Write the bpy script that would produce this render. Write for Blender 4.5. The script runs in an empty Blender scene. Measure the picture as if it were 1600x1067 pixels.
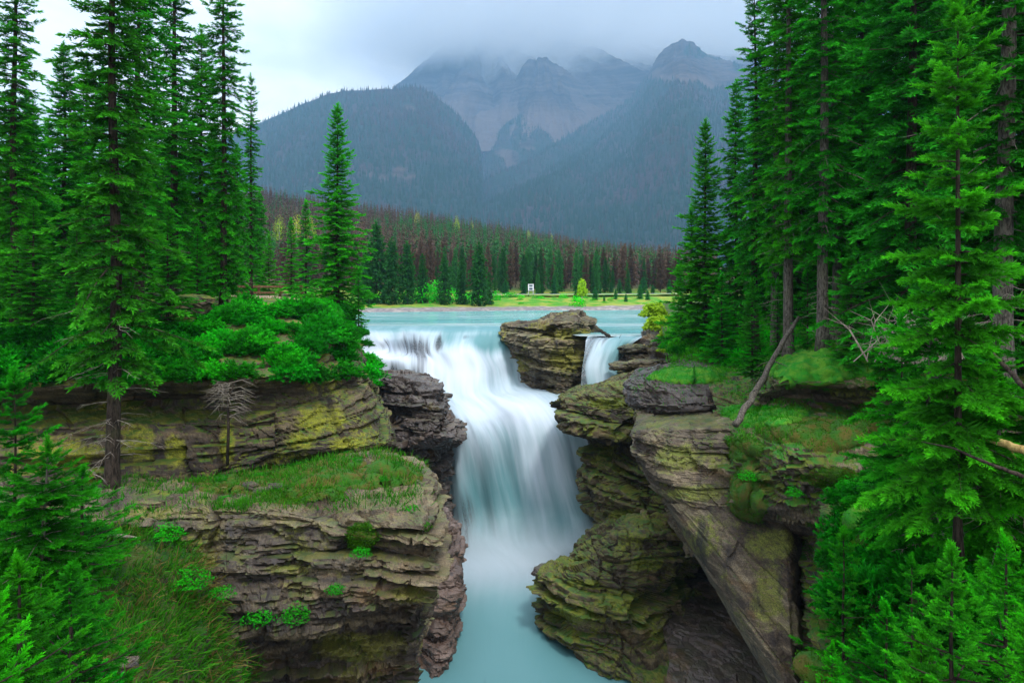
import bpy, math, numpy as np
from math import radians, sin, cos, pi
SC = bpy.context.scene
COL = SC.collection
FPX, HOR = 1067.0, 440.0          # focal length and horizon row used to turn surveyed directions into metres

def P(px, py, Y):
    return np.array([(px - 800.0) / FPX * Y, Y, (HOR - py) / FPX * Y])

# ------------------------------------------------------------------ noise
def hsh(ix, iy, iz, seed=0):
    h = (np.asarray(ix).astype(np.int64) * 374761393 + np.asarray(iy).astype(np.int64) * 668265263
         + np.asarray(iz).astype(np.int64) * 2147483647 + seed * 974634777) & 0xFFFFFFFF
    h = ((h ^ (h >> 13)) * 1274126177) & 0xFFFFFFFF
    h = ((h ^ (h >> 16)) * 2246822519) & 0xFFFFFFFF
    h = (h ^ (h >> 15)) & 0xFFFFFF
    return h / float(0x1000000)

def vn(p, seed=0):
    i = np.floor(p).astype(np.int64); f = p - i; f = f * f * (3 - 2 * f)
    x, y, z = i[..., 0], i[..., 1], i[..., 2]; fx, fy, fz = f[..., 0], f[..., 1], f[..., 2]
    def L(a, b, t): return a + (b - a) * t
    c = [[[hsh(x + a, y + b, z + d, seed) for d in (0, 1)] for b in (0, 1)] for a in (0, 1)]
    return L(L(L(c[0][0][0], c[1][0][0], fx), L(c[0][1][0], c[1][1][0], fx), fy),
             L(L(c[0][0][1], c[1][0][1], fx), L(c[0][1][1], c[1][1][1], fx), fy), fz)

def fbm(p, o=4, seed=0):
    a, s, n = 0.5, 0.0, 0.0
    q = np.array(p, float)
    for k in range(o):
        s = s + a * vn(q, seed + k * 17); n += a; a *= .5; q = q * 2.03 + 11.7
    return s / n - 0.5

def sst(a, b, x):
    t = np.clip((x - a) / (b - a), 0, 1); return t * t * (3 - 2 * t)

# ------------------------------------------------------------------ objects
def tag(o, label=None, cat=None, group=None, kind=None):
    if label: o['label'] = label
    if cat: o['category'] = cat
    if group: o['group'] = group
    if kind: o['kind'] = kind
    return o

def mesh(name, V, faces, mat, attrs=None, smooth=False, mats=None, midx=None):
    V = np.asarray(V, np.float32).reshape(-1, 3)
    me = bpy.data.meshes.new(name)
    faces = [np.asarray(f, np.int32) for f in faces if len(f)]
    me.vertices.add(len(V)); me.vertices.foreach_set('co', V.ravel())
    loops = np.concatenate([f.ravel() for f in faces])
    tot = np.concatenate([np.full(len(f), f.shape[1], np.int32) for f in faces])
    st = np.concatenate([[0], np.cumsum(tot)[:-1]]).astype(np.int32)
    me.loops.add(len(loops)); me.loops.foreach_set('vertex_index', loops)
    me.polygons.add(len(tot)); me.polygons.foreach_set('loop_start', st)
    if smooth: me.polygons.foreach_set('use_smooth', np.ones(len(tot), bool))
    else: me.polygons.foreach_set('use_smooth', np.zeros(len(tot), bool))
    me.materials.append(mat)
    for k, a in (attrs or {}).items():
        a = np.asarray(a, np.float32)
        if a.ndim == 1:
            at = me.attributes.new(k, 'FLOAT', 'POINT'); at.data.foreach_set('value', a)
        else:
            at = me.attributes.new(k, 'FLOAT_VECTOR', 'POINT'); at.data.foreach_set('vector', a.ravel())
    me.update(); me.validate()
    return me

def obj(name, V, faces, mat, parent=None, attrs=None, smooth=False, loc=None):
    V = np.asarray(V, float).reshape(-1, 3)
    if loc is not None: V = V - np.asarray(loc, float)
    o = bpy.data.objects.new(name, mesh(name, V, faces, mat, attrs, smooth))
    COL.objects.link(o)
    if loc is not None: o.location = loc
    if parent is not None: o.parent = parent
    return o

def empty(name, loc=(0, 0, 0), rot=(0, 0, 0)):
    o = bpy.data.objects.new(name, None); COL.objects.link(o); o.location = loc; o.rotation_euler = rot
    o.empty_display_size = .2
    return o

def copy_tree(o, parent=None):
    c = o.copy(); COL.objects.link(c)
    if parent is not None: c.parent = parent
    for ch in list(o.children): copy_tree(ch, c)
    return c

def gridfaces(n, m, closed=False):
    i = np.arange(n - 1)[:, None]; j = np.arange(m if closed else m - 1)[None, :]
    j2 = (j + 1) % m
    return np.stack([i * m + j, (i + 1) * m + j, (i + 1) * m + j2, i * m + j2], -1).reshape(-1, 4)

def tube(pts, rad, k=6):
    pts = np.asarray(pts, float); rad = np.asarray(rad, float); n = len(pts)
    d = np.gradient(pts, axis=0); d /= np.linalg.norm(d, axis=1)[:, None] + 1e-9
    up = np.where(np.abs(d[:, 2:3]) > .9, [[1., 0, 0]], [[0, 0, 1.]])
    a = np.cross(d, up); a /= np.linalg.norm(a, axis=1)[:, None] + 1e-9; b = np.cross(d, a)
    th = np.linspace(0, 2 * pi, k, endpoint=False)
    V = pts[:, None] + rad[:, None, None] * (a[:, None] * np.cos(th)[None, :, None] + b[:, None] * np.sin(th)[None, :, None])
    F = gridfaces(n, k, True)
    V = V.reshape(-1, 3)
    cap = np.stack([np.full(k, len(V)), (n - 1) * k + (np.arange(k) + 1) % k, (n - 1) * k + np.arange(k)], -1)
    cap0 = np.stack([np.full(k, len(V) + 1), np.arange(k), (np.arange(k) + 1) % k], -1)
    V = np.vstack([V, pts[-1:], pts[:1]])
    return V, F, np.vstack([cap, cap0])

class Acc:
    """collects pieces of ONE mesh"""
    def __init__(s): s.V = []; s.Q = []; s.T = []; s.A = []; s.n = 0
    def add(s, V, Q=None, T=None, a=None):
        V = np.asarray(V, float).reshape(-1, 3)
        if Q is not None and len(Q): s.Q.append(np.asarray(Q) + s.n)
        if T is not None and len(T): s.T.append(np.asarray(T) + s.n)
        s.V.append(V); s.A.append(np.zeros(len(V)) if a is None else np.broadcast_to(a, len(V)).astype(float)); s.n += len(V)
    def tube(s, pts, rad, k=6, a=None):
        V, F, T = tube(pts, rad, k); s.add(V, F, T, a)
    def out(s):
        f = []
        if s.Q: f.append(np.vstack(s.Q))
        if s.T: f.append(np.vstack(s.T))
        return np.vstack(s.V), f, np.concatenate(s.A)
    def obj(s, name, mat, parent=None, smooth=False, loc=None, attr='tip'):
        V, f, a = s.out(); return obj(name, V, f, mat, parent, {attr: a}, smooth, loc)

# ------------------------------------------------------------------ control nets -> dense relief
def cr(A, ns, sharp=0.0):
    """interpolate rows of A (R,...) with ns[i] steps in interval i; Catmull-Rom blended with linear"""
    R = len(A); out = []
    for i in range(R - 1):
        p1, p2 = A[i], A[i + 1]
        p0 = A[i - 1] if i > 0 else 2 * p1 - p2
        p3 = A[i + 2] if i + 2 < R else 2 * p2 - p1
        t = (np.arange(ns[i]) / ns[i]).reshape((-1,) + (1,) * (A.ndim - 1))
        lin = p1 + (p2 - p1) * t
        c = .5 * ((2 * p1) + (-p0 + p2) * t + (2 * p0 - 5 * p1 + 4 * p2 - p3) * t ** 2 + (-p0 + 3 * p1 - 3 * p2 + p3) * t ** 3)
        out.append(c * (1 - sharp) + lin * sharp)
    out.append(A[-1:]); return np.concatenate(out)

def net(rows, res, sharp=.5, closed=False, maxn=260):
    A = np.array([[P(*c) for c in r] for r in rows])
    if closed: A = np.concatenate([A, A[:, :1]], 1)
    lv = np.linalg.norm(np.diff(A, axis=0), axis=2).mean(1); lu = np.linalg.norm(np.diff(A, axis=1), axis=2).mean(0)
    nv = np.clip(np.ceil(lv / res), 2, maxn).astype(int); nu = np.clip(np.ceil(lu / res), 2, maxn).astype(int)
    G = cr(A, nv, sharp)
    G = cr(G.transpose(1, 0, 2), nu, sharp).transpose(1, 0, 2)
    return G

def normals(G):
    du = np.gradient(G, axis=1); dv = np.gradient(G, axis=0)
    n = np.cross(du, dv); n /= np.linalg.norm(n, axis=2)[..., None] + 1e-9
    return -n

def strata(p, seed, scale, dip=(0, 0), warp=.5, blockw=1.6):
    """protrusion (0..1), bed tint (0..1), crack (0..1) of a bedded, jointed rock at p"""
    rng = np.random.default_rng(seed)
    h = p[..., 2] + dip[0] * p[..., 0] + dip[1] * p[..., 1] + warp * fbm(p * .22 / max(scale, .3), 3, seed) * scale * 2.2
    th = rng.uniform(.25, 1.0, 1600) ** 1.4 * scale
    b = np.cumsum(th) - th.sum() * .5
    li = np.clip(np.searchsorted(b, h), 1, len(b) - 1)
    t = (h - b[li - 1]) / (b[li] - b[li - 1])
    u = p[..., 0] * .86 + p[..., 1] * .62 + fbm(p * .9 / scale, 2, seed + 5) * scale * 1.3
    w = scale * blockw * (0.6 + 1.6 * hsh(li, 3, 1, seed))
    ub = u / w + 17 * hsh(li, 9, 4, seed)
    bi = np.floor(ub); ut = ub - bi
    rl = hsh(li, 0, 7, seed); rb = hsh(li, bi, 2, seed)
    crk = np.maximum(np.abs(2 * t - 1) ** 14, np.abs(2 * ut - 1) ** 30)
    pr = rl * .4 + rb * .6 - .55 * (hsh(li, bi, 8, seed) < .13)
    # small tilt of each block's face
    pr = pr + (rb - .5) * (ut - .5) * .5 + (hsh(li, bi, 5, seed) - .5) * (t - .5) * .4
    return pr, rl * .6 + rb * .4, crk

def facets(p, seed, size, squash=2.0):
    """broken angular faces: every fracture cell is a plane of its own"""
    q = p / size; q = q * np.array([1, 1, squash]); q = q + .35 * np.stack([fbm(q * 1.3 + k * 5, 2, seed + k) for k in range(3)], -1)
    i0 = np.floor(q).astype(np.int64); best = np.full(q.shape[:-1], 9e9); val = np.zeros(q.shape[:-1])
    for a in (-1, 0, 1):
        for b in (-1, 0, 1):
            for c in (-1, 0, 1):
                i = i0 + [a, b, c]; x, y, z = i[..., 0], i[..., 1], i[..., 2]
                h = np.stack([hsh(x, y, z, seed + k) for k in range(3)], -1)
                e = q - (i + h); d = (e ** 2).sum(-1)
                v = hsh(x, y, z, seed + 4) - .5 + ((np.stack([hsh(x, y, z, seed + 5 + k) for k in range(3)], -1) - .5) * e).sum(-1) * 1.1
                m = d < best; best = np.where(m, d, best); val = np.where(m, v, val)
    return val

def rock_grid(G, seed, s1=.8, s2=.2, a1=.5, a2=.14, dip=(0, 0), warp=.5, rough=.05, flip=False, lump=.0, topdamp=.65, a0=.8, a3=.8, bw=1.6):
    """displace a smooth grid into bedded rock"""
    N = normals(G)
    if flip: N = -N
    up = np.clip(np.abs(N[..., 2]), 0, 1)
    D = N.copy(); D[..., 2] *= .35; D /= np.linalg.norm(D, axis=2)[..., None] + 1e-9
    D = D * (1 - up[..., None] ** 3) + N * up[..., None] ** 3
    p0, t0, c0 = strata(G + 7.7, seed + 80, s1 * 2.6, dip, warp * .8, 1.3)
    p1, t1, c1 = strata(G, seed, s1, dip, warp, bw)
    p2, t2, c2 = strata(G + 3.1, seed + 40, s2, dip, warp * 1.2, 1.4 * bw)
    msk = sst(.25, .75, vn(G * .8 / max(s1, .4), seed + 3)); m1 = .45 + .9 * sst(.3, .7, vn(G * .35 / max(s1, .4), seed + 13))
    d = a0 * a1 * (p0 - .5) + a1 * m1 * (p1 - .5) + a2 * (.3 + 1.5 * msk) * (p2 - .5) - .4 * a0 * a1 * c0 - .45 * a1 * m1 * c1 - .6 * a2 * c2
    d = d + a3 * a1 * facets(G, seed + 300, s1 * 1.9) + a3 * .45 * a1 * facets(G, seed + 400, s1 * .62, 1.6)
    d = d * (1 - topdamp * up ** 2) + rough * fbm(G * 6, 4, seed + 8) + lump * fbm(G * .55, 3, seed + 21)
    out = G + D * d[..., None]
    out += .35 * rough * np.stack([fbm(G * 14 + k * 9, 2, seed + 60 + k) for k in range(3)], -1)
    return out, np.clip(.3 * t0 + .4 * t1 + .3 * t2, 0, 1)

NETS = {}
def rock(name, rows, mat, seed, res=.06, sharp=.5, closed=False, label=None, cat=None, kind=None, flip=False, grid=None, spots=(), **kw):
    G = net(rows, res, sharp, closed) if grid is None else grid
    D, lay = rock_grid(G, seed, flip=flip, **kw)
    if closed: D[:, -1] = D[:, 0]
    NETS[name] = D
    F = gridfaces(D.shape[0], D.shape[1])
    if flip: F = F[:, ::-1]
    V = D.reshape(-1, 3)
    sx_ = 800 + V[:, 0] / V[:, 1] * FPX; sy_ = HOR - V[:, 2] / V[:, 1] * FPX; lich = np.zeros(len(V))
    for a, b, c, d in spots: lich = np.maximum(lich, np.exp(-((sx_ - a) / c) ** 2 - ((sy_ - b) / d) ** 2))
    base = np.array([V[:, 0].mean(), V[:, 1].mean(), V[:, 2].min()])
    o = obj(name.split('#')[0], V, [F], mat, None, {'lay': lay.ravel(), 'lich': lich}, False, base)
    tag(o, label, cat, None, kind)
    return o
# ------------------------------------------------------------------ materials
class NT:
    def __init__(s, name, world=False):
        if world: s.m = bpy.data.worlds.new(name)
        else: s.m = bpy.data.materials.new(name)
        s.m.use_nodes = True; s.t = s.m.node_tree; s.t.nodes.clear()
        s.out = s.n('ShaderNodeOutputWorld' if world else 'ShaderNodeOutputMaterial')
    def n(s, ty, **kw):
        nd = s.t.nodes.new(ty)
        for k, v in kw.items():
            if k.startswith('i_'):
                key = k[2:]
                key = int(key) if key.isdigit() else key.replace('_', ' ')
                s.set(nd.inputs[key], v)
            else: setattr(nd, k, v)
        return nd
    def set(s, sock, v):
        if hasattr(v, 'is_output') or hasattr(v, 'links'): s.t.links.new(v, sock)
        elif hasattr(v, 'outputs'): s.t.links.new(v.outputs[0], sock)
        else:
            if isinstance(v, (tuple, list)) and len(v) == 3 and len(sock.default_value) == 4: v = (*v, 1)
            sock.default_value = v
    def math(s, op, a, b=0.0, c=0.0):
        nd = s.n('ShaderNodeMath', operation=op); s.set(nd.inputs[0], a); s.set(nd.inputs[1], b); s.set(nd.inputs[2], c); return nd.outputs[0]
    def mix(s, f, a, b, mode='MIX'):
        nd = s.n('ShaderNodeMix', data_type='RGBA', blend_type=mode); s.set(nd.inputs[0], f); s.set(nd.inputs[6], a); s.set(nd.inputs[7], b); return nd.outputs[2]
    def ramp(s, f, lo, hi):
        nd = s.n('ShaderNodeMapRange', interpolation_type='SMOOTHSTEP'); s.set(nd.inputs[0], f); nd.inputs[1].default_value = min(lo, hi); nd.inputs[2].default_value = max(lo, hi)
        if lo > hi: nd.inputs[3].default_value = 1.0; nd.inputs[4].default_value = 0.0
        return nd.outputs[0]
    def cramp(s, f, stops):
        nd = s.n('ShaderNodeValToRGB'); s.set(nd.inputs[0], f); e = nd.color_ramp.elements
        while len(e) < len(stops): e.new(.5)
        for q, (p, c) in zip(e, stops): q.position = p; q.color = (*c, 1)
        return nd.outputs[0]
    def noise(s, vec, scale, detail=4, rough=.55, dist=0.0):
        nd = s.n('ShaderNodeTexNoise'); s.set(nd.inputs['Vector'], vec); nd.inputs['Scale'].default_value = scale
        nd.inputs['Detail'].default_value = detail; nd.inputs['Roughness'].default_value = rough; nd.inputs['Distortion'].default_value = dist
        return nd.outputs[0]
    def pos(s): return s.n('ShaderNodeNewGeometry').outputs['Position']
    def scl(s, vec, v, off=(0, 0, 0)):
        nd = s.n('ShaderNodeMapping'); s.set(nd.inputs[0], vec); nd.inputs['Scale'].default_value = v; nd.inputs['Location'].default_value = off; return nd.outputs[0]
    def attr(s, name, vec=False):
        nd = s.n('ShaderNodeAttribute', attribute_name=name); return nd.outputs['Vector' if vec else 'Fac']
    def bump(s, h, st, dist=.05):
        nd = s.n('ShaderNodeBump'); s.set(nd.inputs['Height'], h); nd.inputs['Strength'].default_value = st; nd.inputs['Distance'].default_value = dist; return nd.outputs[0]
    def bsdf(s, col, rough=.8, spec=.3, normal=None, **kw):
        b = s.n('ShaderNodeBsdfPrincipled'); s.set(b.inputs['Base Color'], col); s.set(b.inputs['Roughness'], rough)
        s.set(b.inputs['Specular IOR Level'], spec)
        if normal is not None: s.set(b.inputs['Normal'], normal)
        for k, v in kw.items(): s.set(b.inputs[k.replace('_', ' ')], v)
        return b.outputs[0]
    def done(s, surf=None, vol=None):
        if surf is not None: s.t.links.new(surf, s.out.inputs[0])
        if vol is not None: s.t.links.new(vol, s.out.inputs['Volume'])
        return s.m

def rock_mat(name, dark=(.045, .035, .028), mid=(.15, .115, .08), light=(.32, .265, .18), lichen=.5, lichc=(.23, .23, .035), stain=.5, moss=.6,
             mossc=(.035, .10, .008), mossc2=(.13, .145, .012), rough=.75, zs=1.0, wet=.0, mz=(.55, .85)):
    m = NT(name); p = m.pos(); lay = m.attr('lay')
    w = m.noise(p, .7, 3)
    q = m.scl(p, (.35 * zs, .35 * zs, 2.6 * zs))
    l1 = m.noise(q, 1.5, 8, .68, .25)
    f = m.math('ADD', m.math('MULTIPLY', l1, .75), m.math('MULTIPLY', lay, .45))
    c = m.cramp(f, [(.36, dark), (.50, mid), (.60, tuple(a * .75 + b * .25 for a, b in zip(mid, light))), (.76, light)])
    # purple-brown and grey drift between beds
    c = m.mix(m.ramp(m.noise(m.scl(p, (.3, .3, .9), (4, 2, 8)), 1.1, 3), .48, .68), c, m.mix(.6, c, (.048, .039, .040)))
    c = m.mix(m.math('MULTIPLY', m.ramp(m.noise(m.scl(p, (.6, .6, 1.6), (14, 5, 2)), .8, 5, .65), .54, .70), .55), c, m.mix(l1, (.05, .024, .008), (.26, .15, .055)))
    # lichen
    g0 = m.noise(m.scl(p, (1, 1, 2.5)), 5, 5, .7)
    lm = m.math('MULTIPLY', m.ramp(m.noise(m.scl(p, (.5, .5, .7), (9, 1, 3)), .75, 5, .6, .5), 0.64 - .15 * lichen, .72 - .13 * lichen), m.ramp(m.noise(p, 6, 5, .7), .40, .58))
    lm = m.math('MAXIMUM', lm, m.math('MULTIPLY', m.ramp(m.math('ADD', m.attr('lich'), m.math('MULTIPLY', m.math('SUBTRACT', m.noise(p, 2.2, 6, .7), .5), 1.3)), .40, .75), m.ramp(g0, .30, .55)))
    c = m.mix(m.math('MULTIPLY', lm, min(1, .5 + lichen * .5)), c, lichc)
    # dark water stains that run down the face
    sm = m.ramp(m.noise(m.scl(p, (1.1, 1.1, .13), (3, 7, 1)), 1.4, 5, .6), .63 - .16 * stain, .78 - .12 * stain)
    c = m.mix(m.math('MULTIPLY', sm, .8), c, (.028, .026, .03))
    # grain and pale chips
    g = m.noise(p, 26, 5, .75)
    c = m.mix(m.ramp(g, .35, .7), m.mix(1, c, (.45, .45, .48), 'MULTIPLY'), m.mix(1, c, (1.4, 1.37, 1.3), 'MULTIPLY'))
    # moss on what faces up
    nz = m.n('ShaderNodeSeparateXYZ'); m.set(nz.inputs[0], m.n('ShaderNodeNewGeometry').outputs['True Normal'])
    mo = m.math('ADD', nz.outputs[2], m.math('MULTIPLY', m.math('SUBTRACT', m.noise(p, 1.3, 5, .65), .5), 1.6))
    mm = m.math('MULTIPLY', m.ramp(mo, mz[0] + .25 * (1 - moss), mz[1] + .25 * (1 - moss)), min(1, moss * 1.4))
    mc = m.mix(m.ramp(m.noise(p, 2.5, 4), .4, .62), mossc, mossc2)
    mc = m.mix(m.noise(p, 45, 2), m.mix(1, mc, (.45, .45, .45), 'MULTIPLY'), m.mix(1, mc, (1.5, 1.5, 1.5), 'MULTIPLY'))
    c = m.mix(mm, c, mc)
    r = m.math('ADD', rough - .12 - wet * .35, m.math('MULTIPLY', m.noise(p, 3, 3), .3))
    bh = m.math('ADD', m.noise(m.scl(p, (1, 1, 4)), 6, 6, .65), m.math('MULTIPLY', g, .25))
    return m.done(m.bsdf(c, r, .35 + wet * .3, m.bump(bh, .55, .06)))

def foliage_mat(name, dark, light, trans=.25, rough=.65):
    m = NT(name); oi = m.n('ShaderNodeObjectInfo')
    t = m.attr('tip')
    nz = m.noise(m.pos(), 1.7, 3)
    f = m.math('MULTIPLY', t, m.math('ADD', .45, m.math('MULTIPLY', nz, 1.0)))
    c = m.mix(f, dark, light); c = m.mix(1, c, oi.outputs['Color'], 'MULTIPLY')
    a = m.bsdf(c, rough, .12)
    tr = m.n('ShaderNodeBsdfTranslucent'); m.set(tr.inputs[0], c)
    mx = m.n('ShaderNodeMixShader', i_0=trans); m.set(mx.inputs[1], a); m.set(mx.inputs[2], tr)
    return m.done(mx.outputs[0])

def bark_mat(name, c1, c2, sc=1.0):
    m = NT(name); p = m.n('ShaderNodeTexCoord').outputs['Object']
    n1 = m.noise(m.scl(p, (9 * sc, 9 * sc, 2.2 * sc)), 2, 5, .7, .5)
    n2 = m.noise(p, 1.1, 3)
    c = m.mix(m.ramp(n1, .36, .62), c1, c2)
    c = m.mix(m.ramp(n2, .5, .75), c, m.mix(.5, c, (.10, .11, .05)))
    return m.done(m.bsdf(c, .9, .15, m.bump(n1, .8, .03)))

def plain_mat(name, c, rough=.7, var=.3, sc=3.0, spec=.3):
    m = NT(name); n = m.noise(m.pos(), sc, 4)
    return m.done(m.bsdf(m.mix(n, tuple(x * (1 - var) for x in c), tuple(x * (1 + var) for x in c)), rough, spec))

M = {}
M['rockA'] = rock_mat('bedded rock olive', dark=(.012, .009, .007), mid=(.042, .031, .022), light=(.21, .165, .095), lichen=.8, lichc=(.24, .26, .015), stain=.6, moss=.6)
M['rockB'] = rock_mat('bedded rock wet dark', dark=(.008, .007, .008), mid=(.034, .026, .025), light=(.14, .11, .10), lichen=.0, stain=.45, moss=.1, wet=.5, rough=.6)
M['rockRed'] = rock_mat('gorge wall red brown', dark=(.022, .014, .012), mid=(.085, .054, .042), light=(.20, .145, .125), lichen=.0, stain=.3, moss=.0, wet=.3, rough=.6)
M['rockC'] = rock_mat('bedded rock dark ledges', dark=(.009, .007, .007), mid=(.029, .021, .018), light=(.19, .15, .09), lichen=.45, lichc=(.19, .20, .025), stain=.55, moss=.3, wet=.35)
M['rockD'] = rock_mat('pinnacle rock', dark=(.014, .011, .010), mid=(.075, .056, .042), light=(.27, .23, .14), lichen=.8, lichc=(.25, .25, .035), stain=.5, moss=.2, zs=.8)
M['rockE'] = rock_mat('bedded rock brown green', dark=(.010, .008, .006), mid=(.038, .028, .017), light=(.20, .16, .08), lichen=.85, lichc=(.17, .21, .012), stain=.5, moss=.6, wet=.15)
M['rockG'] = rock_mat('pale slab rock', dark=(.018, .014, .012), mid=(.066, .049, .038), light=(.26, .215, .145), lichen=.7, lichc=(.20, .23, .045), stain=.7, moss=.35, zs=.8)
M['rockI'] = rock_mat('mossy ledge rock', dark=(.010, .008, .007), mid=(.060, .046, .035), light=(.27, .225, .15), lichen=.6, lichc=(.17, .20, .025), stain=.7, moss=.95, mossc=(.02, .12, .006), mossc2=(.085, .11, .008), mz=(.3, .65))
M['needle'] = foliage_mat('spruce needles', (.003, .032, .002), (.055, .66, .009), .3)
M['needle_bright'] = foliage_mat('young spruce needles', (.003, .050, .002), (.075, .88, .006), .38)
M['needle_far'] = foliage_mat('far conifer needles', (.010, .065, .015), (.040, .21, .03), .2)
M['dead_needle'] = foliage_mat('dead conifer needles', (.048, .030, .020), (.145, .085, .055), .15)
M['leaf'] = foliage_mat('broad leaves', (.006, .14, .006), (.06, .70, .015), .4)
M['yleaf'] = foliage_mat('yellow leaves', (.20, .28, .01), (.70, .72, .03), .4)
M['juniper'] = foliage_mat('shrub needles', (.002, .06, .003), (.030, .85, .012), .3)
M['grass'] = foliage_mat('grass blades', (.012, .095, .004), (.09, .48, .012), .4)
M['straw'] = foliage_mat('dry grass blades', (.10, .085, .02), (.36, .31, .09), .35)
M['bark'] = bark_mat('dark spruce bark', (.012, .009, .007), (.050, .038, .030))
M['bark_grey'] = bark_mat('grey spruce bark', (.035, .030, .026), (.15, .135, .115))
M['deadwood'] = bark_mat('bare dead twigs', (.12, .10, .085), (.28, .25, .21))
M['birch'] = bark_mat('pale birch bark', (.25, .24, .21), (.55, .53, .48))
M['log'] = bark_mat('stripped log', (.25, .17, .06), (.5, .36, .14))
# ------------------------------------------------------------------ foliage
def brush(seed, n=18, nl=.30, nw=.085, flat=.6, fwd=.75):
    """needle brush along +X, unit length"""
    r = np.random.default_rng(seed)
    t = r.uniform(.0, 1., n); t.sort()
    ph = r.uniform(0, 2 * pi, n)
    rad = np.stack([np.zeros(n), np.cos(ph), np.sin(ph) * flat + .15], -1)
    d = rad + np.array([1, 0, 0]) * (fwd + .5 * t[:, None]); d /= np.linalg.norm(d, axis=1)[:, None]
    ln = nl * (1.1 - .45 * t) * r.uniform(.75, 1.2, n)
    o = np.stack([t, np.zeros(n), -.03 * t ** 2], -1)
    w = np.cross(d, r.normal(size=(n, 3))); w /= np.linalg.norm(w, axis=1)[:, None]
    a = o + w * nw * .5; b = o - w * nw * .5; c = o + d * ln[:, None]
    V = np.stack([a, b, c], 1).reshape(-1, 3)
    T = np.arange(3 * n).reshape(-1, 3)
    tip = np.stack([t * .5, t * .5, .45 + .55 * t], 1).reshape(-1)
    return V, T, tip

def spray(seed, n_side=5, nb=11, nl=.42, nw=.10):
    """flat fishbone of brushes, unit length along +X"""
    r = np.random.default_rng(seed); Vs = []; tips = []
    def put(o, ang, L, roll, k, tb):
        V, T, tp = brush(seed * 31 + k, nb, nl, nw)
        V = V * L; ca, sa = cos(ang), sin(ang)
        R = np.array([[ca, -sa, 0], [sa, ca, 0], [0, 0, 1]])
        Vs.append(V @ R.T + o + np.array([0, 0, roll]) * (V[:, :1] / L)); tips.append(np.clip(tp * .6 + tb * .5, 0, 1))
    put(np.zeros(3), 0, 1, -.05, 0, .2); put(np.array([.5, 0, -.03]), 0, .55, 0, 99, .6)
    for i in range(n_side):
        t = .12 + .68 * (i + r.uniform(-.2, .2)) / n_side
        for sgn in (1, -1):
            put(np.array([t, 0, -.03 * t]), sgn * r.uniform(.75, 1.0) * (1 - .25 * t), (.52 - .30 * t) * r.uniform(.8, 1.15), -.10 * r.uniform(0, 1), i * 2 + (sgn > 0) + 1, t)
    V = np.vstack(Vs); n = len(V) // 3
    return V, np.arange(3 * n).reshape(-1, 3), np.concatenate(tips)

def stamp(temps, O, X, Zup, L, r, bright=None):
    """put templates at origins O along X; returns V, T, tip"""
    O = np.asarray(O); X = np.asarray(X); X = X / (np.linalg.norm(X, axis=1)[:, None] + 1e-9)
    Y = np.cross(np.asarray(Zup), X); Y /= np.linalg.norm(Y, axis=1)[:, None] + 1e-9
    Z = np.cross(X, Y); L = np.asarray(L)
    Vs, Ts, As, n = [], [], [], 0
    pick = r.integers(0, len(temps), len(O))
    for k, (tv, tt, ta) in enumerate(temps):
        i = np.where(pick == k)[0]
        if not len(i): continue
        V = O[i, None] + L[i, None, None] * (tv[None, :, 0:1] * X[i, None] + tv[None, :, 1:2] * Y[i, None] + tv[None, :, 2:3] * Z[i, None])
        T = tt[None] + (np.arange(len(i)) * len(tv))[:, None, None] + n
        br = np.ones(len(i)) if bright is None else np.asarray(bright)[i]
        Vs.append(V.reshape(-1, 3)); Ts.append(T.reshape(-1, 3)); As.append((ta[None] * br[:, None]).reshape(-1)); n += V.shape[0] * V.shape[1]
    return np.vstack(Vs), np.vstack(Ts), np.concatenate(As)

TW_MID = [brush(i, 20, .34, .085) for i in range(4)]
TW_FAR = [brush(40 + i, 5, .75, .42, .8, .5) for i in range(3)]
SP_MID = [spray(60 + i, 4, 9, .50, .155) for i in range(4)]
SP_NEAR = [spray(80 + i, 5, 16, .44, .10) for i in range(4)]

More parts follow.
